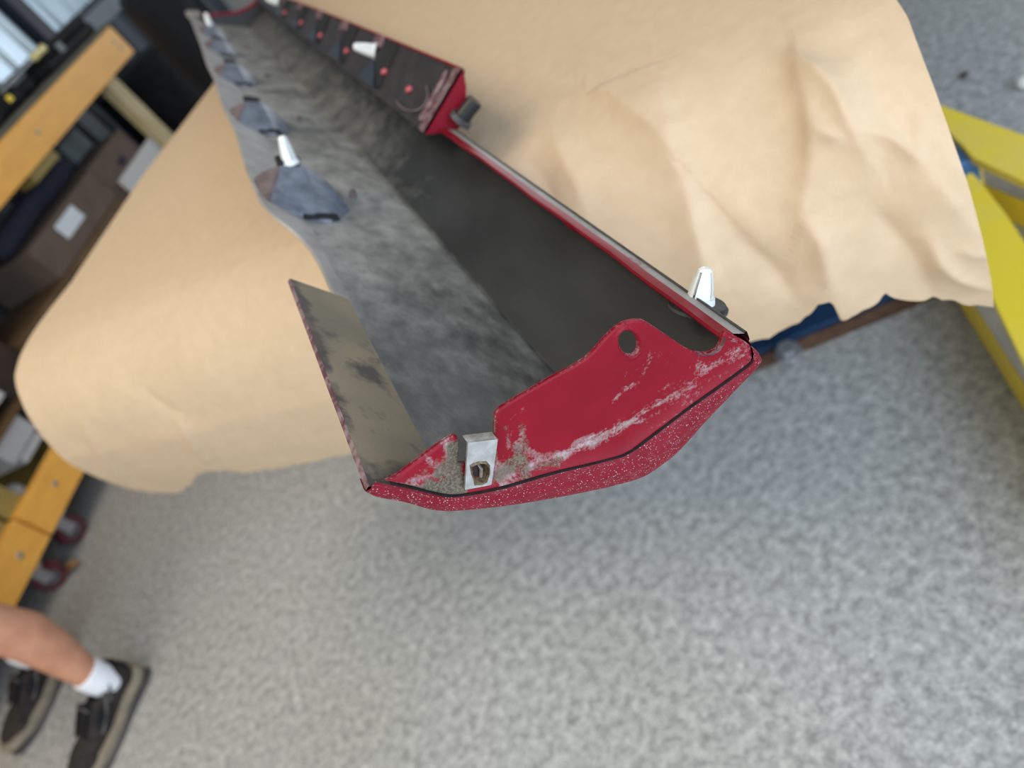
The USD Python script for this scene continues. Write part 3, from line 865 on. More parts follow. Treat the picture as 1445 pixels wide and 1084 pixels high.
def push_clip(base, axis, length, label, washer=False, wid=1.0):
    axis = np.asarray(axis, float) / np.linalg.norm(axis)
    a = np.cross(axis, D); a /= np.linalg.norm(a)
    b = np.cross(axis, a)
    F_c = Frame(base, a, b, axis)
    L = length
    prof = [(0, .0060), (.12, .0064), (.45, .0056), (.80, .0042), (.95, .0034), (1.0, .0022)]
    pts = []
    for h, r in prof:
        for q in np.linspace(0, 2 * np.pi, 10, endpoint=False):
            pts.append((wid * r * math.cos(q), wid * r * math.sin(q), h * L))
    bodyc = m3.Manifold.hull_points(np.array(pts))
    for q in (20, 110):                                              # lengthways grooves between the four legs
        bodyc -= m3.Manifold.cube((.0016 * wid, .03, L), True).translate((0, .0022 + .015, L * .40)).rotate((0, 0, q))
        bodyc -= m3.Manifold.cube((.0016 * wid, .03, L), True).translate((0, -.0022 - .015, L * .40)).rotate((0, 0, q))
    bodyc -= m3.Manifold.sphere(.0011, 10).translate((.0002, -.0012, L))
    blades, core = [bodyc], m3.Manifold.cylinder(.002, .004, .004, 12)
    base_d = m3.Manifold.cylinder(.003, .0080 * wid, .0075 * wid, 24).translate((0, 0, -.002))
    c = part(panel, 'push_clip', F_c.put(m3.Manifold.batch_boolean(blades + [core, base_d], m3.OpType.Add)), 'white_clip', smooth=35, label=label)
    if washer:
        part((panel, c[1]), 'washer', F_c.put(m3.Manifold.cylinder(.0024, .0125, .0135, 40).translate((0, 0, -.0045)) + m3.Manifold.cylinder(.0016, .0150, .0150, 40).translate((0, 0, -.0055))), 'clip_washer', smooth=35)
    return c


for i in range(5):
    boss((.377, .680, .985, 1.275, 1.50)[i], (1, .84, .78, .72, .7)[i], i in (0, 4))
    if i < 4:
        part(panel, 'small_hole', PF.put(m3.Manifold.batch_hull([m3.Manifold.sphere(.003, 10).translate(tuple(np.array([.040 + dx, .432 + .32 * i + dt, -.0325 + .0005]))) for dx, dt in ((0, 0), (.004, .014))])), 'bracket_side')
push_clip(PF.w((.1530, .047, -.0395)), PF.A.T @ np.array([.62, .06, .78]), .0160, 'white plastic push clip with a dark washer on the right lip', washer=True)

# raised right wall beyond the step
T0 = .415
W0 = np.array([.131, -.021])
Wd = np.array([.054, .0193]); Wd /= np.linalg.norm(Wd)
Wn = np.array([-Wd[1], Wd[0]])


def wh(t):
    return .0580 - .0200 * (t - T0) - .005 * (t - T0) ** 2


WF = lambda h, t, o=0.0: np.r_[(W0 + Wd * h + Wn * o), t][[0, 2, 1]]
Tw = np.linspace(T0, 1.8, 30)
inn = [[WF(-.004, t, -.001), WF(.003, t), WF(wh(t) * .5, t, -.0), WF(wh(t), t), WF(wh(t) + .001, t, -.002), WF(wh(t) - .001, t, -.004), WF(-.004, t, -.005)] for t in Tw]
part(panel, 'raised_wall', PF.put(loft(inn)), 'wall_dark', smooth=30, label='dark inner face of the raised far part of the right wall')
part(panel, 'raised_wall_edge', PF.put(loft([[WF(wh(t) - .0005, t, .0016), WF(wh(t) + .0018, t, .0008), WF(wh(t) + .0018, t, -.004)] for t in Tw])), 'red_paint', pv={'wear': lambda P: np.full(len(P), .3)})
# the red step face at its near end
st = np.array([W0 + Wd * -.004, W0 + Wd * .058, (.180, -.014), (.162, -.038), (.148, -.037)])
part(panel, 'step_face', PF.put((lambda q: trimesh.Trimesh(q.vertices[:, [0, 2, 1]] + [0, T0 - .004, 0], q.faces[:, ::-1]))(extrude(Polygon(st), 0, .004))), 'red_paint', pv={'wear': lambda P: .22 + .2 * meshkit.fbm(PF.l(P) * 90, 3, 3)}, label='bright red step where the right wall rises')
part(panel, 'step_edge', PF.put(loft([[WF(-.004, t, .0035), WF(.058, t, .0035)] for t in (T0 - .004, T0)] + [[WF(-.004, T0 + .016, .0012), WF(.058, T0 + .016, .0012)]])), 'lip_edge')
rb = PF.w((.158, T0 - .010, -.0305)); ra = PF.A.T @ np.array([.85, -.25, .30]); ra /= np.linalg.norm(ra)
st_ = part(panel, 'rubber_stop', cyl(rb, rb + ra * .022, .0072, 24), 'rubber_black', smooth=40, label='black rubber stop on the step')
part((panel, st_[1]), 'stop_flange', cyl(rb - ra * .001, rb + ra * .004, .0105, 24), 'clip_washer', smooth=40)
for k in range(6):
    t = .503 + .1625 * k + (0 if k < 1 else -.06 + .0 * k)
    t = [.503, .601, .784, .960, 1.135, 1.315][k]
    h = [.020, .021, .0165, .0135, .0125, .0105][k]
    part(panel, 'peg', PF.put(m3.Manifold.sphere(.0042, 14).scale((1, 1, .7)).translate(tuple(WF(h, t, .002)))), 'pink_dot', smooth=60)
    if k:
        pk = [WF(.004, t - .004, .001), WF(wh(t) * .93, t + .008, .001), WF(.005, t + .062, .001), WF(wh(t) * .92, t + .050, .001)]
        p_ = part(panel, 'pocket', PF.put(m3.Manifold.batch_hull([m3.Manifold.sphere(.0016, 8).translate(tuple(p)) for p in pk])), 'slot_black', smooth=30)
        part((panel, p_[1]), 'pocket_floor', PF.put(m3.Manifold.batch_hull([m3.Manifold.sphere(.0014, 8).translate(tuple(p)) for p in (WF(.002, t + .0, .004), WF(.003, t + .064, .004), WF(wh(t) * .45, t + .052, .003), WF(.006, t + .012, .003))])), 'pocket_blue', smooth=30)
        part((panel, p_[1]), 'pocket_rib', PF.put(m3.Manifold.batch_hull([m3.Manifold.sphere(.0022, 8).translate(tuple(p)) for p in (WF(wh(t) * .78, t + .055, .002), WF(wh(t) * .95, t + .066, .002), WF(wh(t) * .75, t + .085, .002), WF(wh(t) * .9, t + .088, .002))])), 'lip_edge', smooth=30)
for t, h in ((.672, .034), (1.44, .020)):
    push_clip(PF.w(WF(h, t, .002)), PF.A.T @ np.array([-.62, .42, .66]), .024, 'white plastic push clip on the raised right wall', wid=1.15)
part(panel, 'corner_rib', PF.put(m3.Manifold.batch_hull([m3.Manifold.sphere(.0016, 8).translate(tuple(p)) for p in (WF(.004, .432, .002), WF(.050, .436, .002), WF(.004, .437, .002), WF(.050, .441, .002))])), 'lip_edge', smooth=30)
arc_ = [WF(.018 + .016 * math.sin(a), .497 + .050 * math.cos(a), .0012) for a in np.linspace(2.2, 5.2, 14)]
part(panel, 'moulded_arc', PF.put(tube(arc_, .0011, 6)), 'bracket_side', smooth=60)
# far end
fe = [row(np.vstack([resample(np.array([(.0, .024), (.035, .002), (.075, -.022), (.110, -.031), (.139, -.030)]), 24)]), t) for t in (1.795, 1.805)]
far_top = resample(np.array([(.0, .024), (.035, .002), (.075, -.022), (.110, -.031), (.139, -.030)]), 24)
far_bot = resample(np.array([(.001, -.001), (.036, -.032), (.0738, -.0648), (.110, -.059), (.1505, -.053)]), 24)
part(panel, 'far_end_cap', PF.put(loft([row(far_bot, 1.797), row(far_top, 1.797), row(far_top, 1.800), row(far_bot, 1.800)])), 'liner', pv={'wear': lambda P: np.full(len(P), .2)})
part(panel, 'far_end_rim', PF.put(loft([row(far_top + (0, -.004), 1.795), row(far_top + (0, .002), 1.795), row(far_top + (0, .002), 1.803), row(far_top + (0, -.004), 1.803)])), 'red_paint', pv={'wear': lambda P: np.full(len(P), .2)}, label='red rim of the far end')
part(panel, 'far_corner_cap', PF.put(m3.Manifold.batch_hull([m3.Manifold.sphere(.006, 12).translate(p) for p in ((-.014, 1.76, .036), (.0, 1.78, .024), (-.014, 1.80, .040), (.001, 1.80, .028))])), 'lip_primer', smooth=50, pv={'wear': lambda P: np.full(len(P), .2)})

# ------------------------------------------------------------------ blue floor beam under the table
f0, f1 = pz(1072, 523, 0), pz(1282, 437, 0)
bu = (f1 - f0); bu /= np.linalg.norm(bu); bq = np.array([-bu[1], bu[0], 0])
if bq[1] < 0:
    bq = -bq
KF = Frame(f0, bu, bq, (0, 0, 1))
beam = Thing('floor_beam', 'dark blue steel beam with rusty brown edge lying on the floor under the torn paper', 'steel beam', tuple(f0))
part(beam, 'beam_top', KF.box((-.16, .004, .036), (.40, .15, .052)), 'blue_paint')
part(beam, 'beam_edge', KF.box((-.16, 0, 0), (.395, .14, .035)), 'rust_brown', label='rusty brown side of the beam')
bc = KF.l(pz(1112, 497, .055))
bl = part(beam, 'bolt', KF.put(m3.Manifold.cylinder(.012, .018, .017, 6).translate((bc[0], bc[1], .060))), 'bolt_metal')
part((beam, bl[1]), 'bolt_washer', KF.put(m3.Manifold.cylinder(.007, .026, .024, 28).translate((bc[0], bc[1], .0525))), 'bolt_metal', smooth=40)

# ------------------------------------------------------------------ yellow steel hoist legs
hoist = Thing('hoist_legs', 'bright yellow steel hoist legs splayed on the floor to the right of the papered table', 'hoist', tuple(pz(1350, 215, 0)))


def leg(pxa, pxb, ext0, ext1, z0, z1, width, side, name, material, r=.006, label=None):
    """A beam whose visible long edge runs between two pixels seen at height z1."""
    a, b = pz(*pxa, z1), pz(*pxb, z1)
    d_ = b - a; L = np.linalg.norm(d_); d_ /= L
    n_ = np.array([-d_[1], d_[0], 0]) * side
    fr_ = Frame(np.r_[a[:2], 0], d_, n_, (0, 0, 1))
    return part(hoist, name, fr_.box((-ext0, 0, z0), (L + ext1, width, z1), r), material, label=label)


YZ = .17
def slab(pix, z0, z1, name, material, label=None, r=.004):
    P = Polygon([pz(px, py, z1)[:2] for px, py in pix]).buffer(-r).buffer(r, quad_segs=4)
    return part(hoist, name, extrude(P, z0, z1), material, label=label)


slab([(1345, 262), (1370, 243), (1378, 250), (1420, 303), (1445, 340), (1640, 640), (1600, 840), (1445, 513), (1405, 430)], YZ - .014, YZ, 'leg_top_plate', 'yellow_paint')
leg((1372, 432), (1445, 548), .22, .5, .0, .075, .10, 1, 'leg_box', 'yellow_paint')
leg((1376, 432), (1445, 540), .22, .5, .0755, .079, .085, 1, 'dusty_ledge', 'dust_top', r=.001)
slab([(1318, 145), (1445, 191), (1740, 300), (1740, 380), (1445, 256), (1372, 222), (1359, 205), (1330, 178)], YZ - .016, YZ, 'leg_top_plate', 'yellow_paint')
leg((1378, 257), (1445, 285), .03, .5, .0, .07, .10, 1, 'leg_box', 'yellow_paint')
leg((1380, 255), (1445, 282), .03, .5, .0705, .074, .03, 1, 'dusty_ledge', 'dust_top', r=.001)
PV = lambda x, y, z: pz(x, y, z)
caps = [(1330, 176), (1354, 186), (1373, 214), (1373, 224), (1330, 236)]
part(hoist, 'pivot_cap', m3.Manifold.batch_hull([m3.Manifold.sphere(.008, 14).translate((*PV(px, py, .15)[:2], z)) for px, py in caps for z in (.075, .145)]), 'bright_blue', smooth=40, label='blue pivot cap where the yellow legs meet')
pw = pz(1374, 243, .10)
part(hoist, 'pivot_pin', cyl((pw[0], pw[1], .0), (pw[0], pw[1], .125), .014, 20), 'yellow_paint', smooth=40)

# ------------------------------------------------------------------ wooden workbenches on casters
FRZ = [(.13, .245), (.815, .955)]
bench = Thing('rolling_workbench', 'orange wooden workbench on casters against the corrugated wall, loaded with boxes', 'workbench', tuple(BF.w((-.26, 0, 0))))
J0 = -.262
up_ = part(bench, 'top_rail', BF.box((J0, 0, .815), (2.05, .038, .955)), 'orange_wood', label='orange front rail of the bench top')
for s_, z_ in ((1.17, .885), (1.98, .90), (1.99, .865)):
    part((bench, up_[1]), 'screw_head', BF.put(m3.Manifold.sphere(.010, 12).scale((1, .4, 1)).translate((s_, -.001, z_))), 'bolt_metal', smooth=50)
lr_ = part(bench, 'bottom_rail', BF.box((J0, 0, .115), (1.98, .038, .245)), 'orange_wood')
part((bench, lr_[1]), 'screw_head', BF.put(m3.Manifold.sphere(.010, 12).scale((1, .4, 1)).translate((-.10, -.001, .185))), 'bolt_metal', smooth=50)
part(bench, 'worktop', BF.box((J0, .0, .9555), (2.05, .62, .975)), 'worktop_grey')
part(bench, 'middle_shelf', BF.box((J0 + .1, .05, .385), (1.95, .60, .40)), 'brown_board')
part(bench, 'bottom_shelf', BF.box((J0, .0385, .16), (1.98, .60, .178)), 'olive_wood')
for s in (J0 + .045, 1.80):
    for q in (.0385, .55):
        part(bench, 'leg', BF.box((s - .045, q, .13 if q > .1 else .12), (s + .045, q + .06, .954)), 'dark_brown' if q > .1 else 'pale_wood' if s > 1 else 'olive_wood')
part(bench, 'rear_rail', BF.box((J0, .611, .815), (1.86, .64, .954)), 'dark_brown')


def caster(th, s, q, yaw=0.0):
    c = BF.w((s, q, 0))
    f = Frame(c, np.array([math.cos(yaw), math.sin(yaw), 0]), np.array([-math.sin(yaw), math.cos(yaw), 0]), (0, 0, 1))
    w = part(th, 'caster', f.put(m3.Manifold.cylinder(.032, .05, .05, 36).rotate((90, 0, 0)).translate((0, .016, .05))), 'caster_red', smooth=40, label='dark red caster wheel')
    part((th, w[1]), 'hub', f.put(m3.Manifold.cylinder(.036, .032, .032, 28).rotate((90, 0, 0)).translate((0, .018, .05))), 'hub_metal', smooth=40)
    fork = m3.Manifold.batch_hull([m3.Manifold.cube((.04, .004, .004), True).translate((0, .021, z)) for z in (.05, .11)])
    fork2 = fork.translate((0, -.042, 0))
    plate_ = m3.Manifold.cube((.09, .08, .006), True).translate((-.01, 0, .112))
    part((th, w[1]), 'fork', f.put(fork + fork2 + plate_), 'bolt_metal', smooth=30)


cs = BF.l(pz(98, 748, .05)); caster(bench, cs[0], cs[1], .9)
caster(bench, 1.85, .08, .6)
caster(bench, cs[0], .55, .9); caster(bench, 1.85, .55, .4)
bench2 = Thing('rolling_workbench', 'second orange wooden bench on casters, behind the bare leg at the left edge', 'workbench', tuple(BF.w((-.28, 0, 0))))
J1 = -.272
l2 = part(bench2, 'bottom_rail', BF.box((-1.9, 0, .115), (J1, .038, .245)), 'orange_wood')
part((bench2, l2[1]), 'screw_head', BF.put(m3.Manifold.sphere(.011, 12).scale((1, .4, 1)).translate((-.37, -.001, .175))), 'bolt_metal', smooth=50)
part(bench2, 'top_rail', BF.box((-1.9, 0, .815), (J1, .038, .955)), 'orange_wood')
part(bench2, 'worktop', BF.box((-1.9, 0, .9555), (J1, .62, .975)), 'brown_board')
part(bench2, 'bottom_shelf', BF.box((-1.9, .0385, .16), (J1, .60, .178)), 'indigo_cloth')
for s in (-1.85, J1 - .09):
    for q in (.0385, .55):
        part(bench2, 'leg', BF.box((s, q, .12), (s + .085, q + .06, .954)), 'olive_wood')
cs = BF.l(pz(70, 812, .05)); caster(bench2, cs[0], cs[1], .2)
caster(bench2, -1.75, .08, .2); caster(bench2, cs[0], .55, .3); caster(bench2, -1.75, .55, .5)

# things on and under the bench
case = Thing('tool_case', 'long black plastic tool case lying on the bench top beside the orange rail', 'tool case', tuple(BF.w((2.0, .2, .976))))
c_ = part(case, 'body', BF.box((1.60, .06, .976), (2.04, .42, 1.025), .012), 'black_plastic')
part(case, 'lid', BF.box((1.605, .065, 1.026), (2.035, .415, 1.062), .012), 'black_plastic')
part(case, 'latch', BF.box((1.72, .052, 1.005), (1.76, .062, 1.045)), 'grey_plastic')
bagm = []
for k, (s, q, r) in enumerate(((1.12, .10, .036), (1.22, .14, .05), (1.33, .12, .044), (1.40, .20, .056), (1.44, .13, .046), (1.28, .26, .05), (1.05, .24, .045))):
    bagm.append([((s, q, .976 + r * .75), r * .95), ((s + .09, q + .03, .976 + r * .6), r * .8)])
tb = smoothed(chain(bagm), .02, 6)
tb.vertices[:, 2] = np.maximum(tb.vertices[:, 2], .976)
tb.vertices += (meshkit.noise(tb.vertices * 40, 4)[:, None] - .5) * .006 * [0, 1, 1]
tb.vertices[:, 2] = np.maximum(tb.vertices[:, 2], .976)
solo('tool_pouch', BF.put(tb), 'black_plastic', 'lumpy black tool pouch heaped on the bench top at the left', 'tool pouch', smooth=50)
sd = Thing('screwdriver', 'long thin screwdriver with a clear pale yellow handle lying on the black tool pouch', 'screwdriver', tuple(BF.w((1.5, .08, 1.05))))
part(sd, 'shaft', tube(BF.w([(1.25, .04, 1.055), (1.53, .045, 1.062)]), .006, 10), 'bolt_metal', smooth=60)
part(sd, 'handle', tube(BF.w([(1.53, .045, 1.062), (1.545, .045, 1.0625), (1.60, .046, 1.064), (1.64, .047, 1.065), (1.65, .047, 1.065)]), [.008, .016, .014, .017, .008], 14), 'amber_handle', smooth=60)
solo('small_wrench', BF.put(m3.Manifold.batch_hull([m3.Manifold.sphere(.009, 12).translate(p) for p in ((1.34, .05, 1.045), (1.43, .06, 1.045))]) + m3.Manifold.sphere(.016, 14).scale((1, 1, .6)).translate((1.43, .06, 1.045))), 'grey_plastic', 'small grey metal tool lying on the black pouch below the screwdriver', 'hand tool', smooth=50)
solo('yellow_cap', BF.put(m3.Manifold.cylinder(.022, .012, .010, 18).translate((1.262, .045, 1.012))), 'yellow_paint', 'tiny yellow cap on the black tool pouch near the left edge', 'cap', smooth=40)

bxa = Thing('cardboard_box', 'dull brown cardboard box with a small white label on the bench shelf', 'cardboard box', tuple(BF.w((1.0, .1, .4))))
part(bxa, 'carton', BF.box((.70, .06, .505), (1.26, .42, .655), .004), 'cardboard')
part(bxa, 'label', BF.box((.88, .0575, .565), (1.035, .0602, .632), .001), 'white_label')
bxb = Thing('cardboard_box', 'grey-brown cardboard box with a purple mark standing deeper on the shelf', 'cardboard box', tuple(BF.w((1.5, .1, .4))))
part(bxb, 'carton', BF.box((1.30, .10, .402), (1.66, .45, .655), .004), 'cardboard')
part(bxb, 'stamp', BF.box((1.47, .098, .55), (1.53, .1003, .58), .001), 'indigo_cloth', label='faded purple print')
env = Thing('padded_envelope', 'white paper packet with a thin green stripe leaning beside the brown paper', 'packet', tuple(BF.w((1.5, .03, .42))))
part(env, 'packet', BF.box((1.36, .070, .41), (1.745, .092, .535), .004), 'white_board')
part(env, 'green_stripe', BF.box((1.40, .0685, .425), (1.62, .0702, .435), .001), 'leaf_tan')
solo('wood_board', BF.box((.35, .055, .402), (1.25, .45, .503), .004), 'brown_board', 'long brown board lying on the shelf under the labelled carton', 'board')
solo('brown_carton', BF.box((.16, .10, .402), (.33, .5, .66), .004), 'dark_brown', 'dark brown carton at the left edge beside the papered table', 'cardboard box')
bg = smoothed(chain([[((.72, .16, .705), .045), ((1.0, .2, .715), .05), ((1.22, .2, .71), .05), ((1.33, .22, .705), .04)]]), .03, 6)
bg.vertices[:, 2] = np.maximum(bg.vertices[:, 2], .657)
solo('cloth_bag', BF.put(bg), 'indigo_cloth', 'dark indigo cloth bag slumped on top of the cardboard boxes', 'bag', smooth=60)
for k, (s0, s1, z0, z1, lab) in enumerate(((1.24, 1.42, .70, .80, 'grey plastic tub under the bench top, the nearer of two'), (1.46, 1.64, .70, .79, 'grey plastic tub under the bench top next to the post'))):
    tb_ = Thing('plastic_tub', lab, 'tub', tuple(BF.w((s0, .3, z0))))
    part(tb_, 'body', BF.box((s0, .26, z0 - .04), (s1, .5, z1 - .02), .012), 'grey_plastic')
    part(tb_, 'rim', BF.box((s0 - .006, .254, z1 - .0195), (s1 + .006, .506, z1), .006), 'grey_plastic')
solo('timber_offcut', BF.box((1.0, .045, .77), (1.20, .14, .85), .004), 'olive_wood', 'short yellowish timber offcut wedged below the orange rail', 'timber')
for (s0, s1, q0, z0, z1, lab) in ((.02, .155, .09, .44, .475, 'upper white board end poking out left of the brown paper'), (-.05, .12, .11, .29, .38, 'stacked white board with grey grain left of the brown paper'), (-.02, .10, .11, .255, .285, 'lowest thin white board on the bench left of the brown paper')):
    solo('white_board', BF.box((s0, q0, z0), (s1, .5, z1), .003), 'white_board', lab, 'board')
solo('white_bag', BF.put(smoothed(chain([[((-.115, .16, .215), .035), ((-.10, .19, .22), .035)]]), .02, 5)), 'white_board', 'small crumpled off-white bag at the left edge above the lower rail', 'bag', smooth=60)

# black chair behind the panel's far end
cp = dep(266, 76, 2.75)
chair = Thing('office_chair', 'black padded chair standing behind the far end of the red panel', 'chair', (cp[0], cp[1], 0))
yaw = math.radians(118)
HF = Frame((cp[0], cp[1], 0), (math.cos(yaw), math.sin(yaw), 0), (-math.sin(yaw), math.cos(yaw), 0), (0, 0, 1))
cush = []
for x in np.linspace(-.17, .17, 5):
    for z in (.60, .80, 1.0):
        cush.append(m3.Manifold.sphere(.05, 14).translate((x, .12 * (x / .24) ** 2 * -1, z)))
bk = m3.Manifold.batch_hull(cush)
part(chair, 'backrest', HF.put(smoothed(bk, .04, 8)), 'black_vinyl', smooth=60)
part(chair, 'seat', HF.put(tri(rbox(.50, .48, .09, .035, 14)).apply_translation([0, -.30, .50])), 'black_vinyl', smooth=60)
part(chair, 'post', cyl(HF.w((0, -.28, .08)), HF.w((0, -.28, .46)), .03, 16), 'black_plastic', smooth=50)
part(chair, 'back_bar', tube(HF.w([(0, .02, .80), (0, .03, .60), (0, -.06, .44), (0, -.25, .43)]), .022, 10), 'black_plastic', smooth=60)
for k in range(5):
    a = k * 2 * math.pi / 5 + .3
    tip = HF.w((.30 * math.cos(a), -.28 + .30 * math.sin(a), .07))
    f_ = part(chair, 'foot', tube([HF.w((0, -.28, .10)), tip], [.025, .016], 10), 'black_plastic', smooth=50)
    part((chair, f_[1]), 'wheel', trimesh.creation.icosphere(2, .03).apply_translation(tip - [0, 0, .04]), 'rubber_black', smooth=60)

# dark clutter seen between the post and the chair
dk = dep(195, 75, 3.3)
bin_ = Thing('black_bin', 'tall black plastic bin standing by the wall next to the workbench post', 'bin', (dk[0], dk[1], 0))
part(bin_, 'body', BF.put(m3.Manifold.batch_hull([m3.Manifold.cylinder(.01, r, r, 28).translate((2.45, .38, z)) for r, z in ((.20, 0), (.25, .66))])), 'black_plastic', smooth=40)
part(bin_, 'lid', BF.put(m3.Manifold.batch_hull([m3.Manifold.cylinder(.01, r, r, 28).translate((2.45, .38, z)) for r, z in ((.265, .672), (.265, .70), (.20, .73))])), 'black_plastic', smooth=40)

# ------------------------------------------------------------------ floor litter
lf = pz(103, 805, .004)
th_ = np.linspace(0, 2 * np.pi, 22, endpoint=False)
leaf = []
for k in range(9):
    u_ = k / 8
    w_ = .022 * math.sin(math.pi * (u_ * .92 + .04)) ** .7
    leaf.append([lf + np.array([.075 * (u_ - .5), w_ * y, .012 * (y * y) + .010 * math.sin(3 * u_)]) for y in np.linspace(-1, 1, 7)] + [lf + np.array([.075 * (u_ - .5), w_ * y, .012 * (y * y) + .010 * math.sin(3 * u_) - .0012]) for y in np.linspace(1, -1, 7)])
solo('dry_leaf', loft(leaf, closed=True), 'leaf_tan', 'curled orange-brown dry leaf on the floor beside the bench caster', 'leaf', smooth=60)
q_ = pz(1445, 117, .01)
solo('white_pellet', trimesh.creation.icosphere(2, .016).apply_scale([1, 1, .8]).apply_translation([q_[0], q_[1], .0125]), 'white_clip', 'small white pellet on the floor at the upper right edge', 'pellet', smooth=60)
q_ = pz(1360, 107, 0)
solo('dirt_crumb', trimesh.creation.icosphere(1, .008).apply_scale([1.5, 1, .4]).apply_translation([q_[0], q_[1], .0032]), 'dark_brown', 'tiny dark dirt crumb on the floor at the upper right', 'crumb', smooth=60)

# ------------------------------------------------------------------ the person standing by the bench
GD = np.array([-.67, -.74, 0]); GD /= np.linalg.norm(GD)             # the way the person faces
RT = np.array([GD[1], -GD[0], 0])                                    # towards the person's right
heelL, heelR = pz(210, 938, .02), pz(106, 911, .02)
heelL[2] = heelR[2] = 0
heelL = heelL + RT * .035 + GD * .01
heelR = heelR + RT * .045
person = Thing('person', 'bare-legged person in dark sneakers and white ankle socks standing by the bench', 'person', tuple((heelL + heelR) / 2))
hips = (heelL + heelR) / 2 + GD * .06
SF = Frame(np.r_[hips[:2], 0], RT, GD, (0, 0, 1))                    # x to the right, y ahead, z up


def lg(heel):
    f = Frame(heel, RT, GD, (0, 0, 1))
    return f


legs = []
for heel, sx in ((heelL, -1), (heelR, 1)):
    l = SF.l(heel)
    ax, ay = l[0], l[1]
    legs.append([((ax, ay + .16, .035), .026), ((ax, ay + .056, .05), .031), ((ax, ay + .056, .10), .031), ((ax, ay + .052, .15), .034), ((ax + .0, ay + .030, .26), .050), ((ax, ay + .022, .33), .056), ((ax, ay + .030, .42), .052), ((ax * .95, ay + .06, .50), .056), ((ax * .80, ay * .6 + .05, .68), .075), ((sx * .09, 0, .90), .095)])
torso = [[((-.09, 0, .92), .10), ((.09, 0, .92), .10)], [((0, 0, .92), .13), ((0, .0, 1.10), .125), ((0, 0, 1.28), .145), ((0, -.01, 1.40), .11), ((0, 0, 1.50), .058), ((0, .02, 1.56), .055)],
         [((-.17, -.01, 1.42), .062), ((.17, -.01, 1.42), .062)], [((-.10, 0, 1.30), .11), ((.10, 0, 1.30), .11)]]
head = [[((0, .025, 1.66), .088), ((0, .035, 1.60), .070), ((0, .065, 1.565), .045)], [((0, .0, 1.68), .092), ((0, .03, 1.67), .09)], [((0, .118, 1.655), .010), ((0, .132, 1.628), .013)], [((-.088, .01, 1.645), .014), ((-.09, .0, 1.625), .011)], [((.088, .01, 1.645), .014), ((.09, .0, 1.625), .011)], [((-.02, .108, 1.592), .008), ((.02, .108, 1.592), .008)]]
arms, hands = [], []
for sx in (-1, 1):
    sh, el, wr = np.array([sx * .19, -.01, 1.42]), np.array([sx * .25, .0, 1.13]), np.array([sx * .26, .10, .90])
    arms.append([(sh, .055), ((sh + el) / 2, .047), (el, .040), ((el * .6 + wr * .4), .041), (wr, .027)])
    d_ = (wr - el) / np.linalg.norm(wr - el)
    pal = wr + d_ * .055
    hands.append([(wr, .025), (pal + [0, -.022, 0], .016), (pal + [0, .025, 0], .016)])
    hands.append([(wr, .024), (pal + d_ * .03, .018)])
    for k, (dy, ln) in enumerate(((.030, .070), (.010, .078), (-.010, .073), (-.028, .058))):
        b0 = pal + d_ * .035 + np.array([0, dy, 0])
        k1 = b0 + d_ * ln * .45 + np.array([-sx * .006, 0, 0])
        k2 = k1 + (d_ * .8 + np.array([-sx * .5, .12, 0])) * ln * .34
        k3 = k2 + (d_ * .5 + np.array([-sx * .8, .12, 0])) * ln * .28
        hands.append([(b0 - d_ * .03, .0095), (b0, .0095), (k1, .009), (k2, .0085), (k3, .0075)])
    hands.append([(wr + d_ * .02 + [0, .02, 0], .013), (wr + d_ * .055 + [-sx * .012, .048, 0], .011), (wr + d_ * .09 + [-sx * .018, .055, 0], .0095)])
body = chain(legs + torso + head + arms + hands)
part(person, 'body', SF.put(smoothed(body, .010, 10)), 'skin', smooth=60)
sh_ = chain([[((-.09, 0, .93), .115), ((.09, 0, .93), .115)]] + [[(np.array(l_[-1][0]) * [1, 1, 1], .122), (np.array(l_[-2][0]), .105), (np.array(l_[-2][0]) * .55 + np.array(l_[-3][0]) * .45, .098)] for l_ in legs])
part(person, 'shorts', SF.put(smoothed(sh_, .02, 6)), 'shorts_navy', smooth=60)
tee = chain([[((0, 0, .96), .145), ((0, .0, 1.10), .14), ((0, 0, 1.28), .155), ((0, -.01, 1.40), .12), ((0, -.01, 1.455), .075)], [((-.175, -.01, 1.42), .072), ((.175, -.01, 1.42), .072)], [((-.10, 0, 1.30), .122), ((.10, 0, 1.30), .122)], [((-.08, 0, .97), .125), ((.08, 0, .97), .125)]] + [[((sx * .19, -.01, 1.42), .068), ((sx * .225, 0, 1.26), .066)] for sx in (-1, 1)])
part(person, 'shirt', SF.put(smoothed(tee, .02, 6)), 'shirt_grey', smooth=60)
hair = (m3.Manifold.sphere(.103, 32).scale((1, 1.08, 1)).translate((0, .005, 1.695)) - m3.Manifold.cube((.4, .2, .3), True).translate((0, .155, 1.60)) - m3.Manifold.cube((.4, .4, .2), True).translate((0, 0, 1.53)))
part(person, 'hair', SF.put(hair), 'hair_brown', smooth=60)
for sx in (-1, 1):
    part(person, 'eye', SF.put(m3.Manifold.sphere(.010, 14).translate((sx * .032, .106, 1.658))), 'eye_dark', smooth=60)


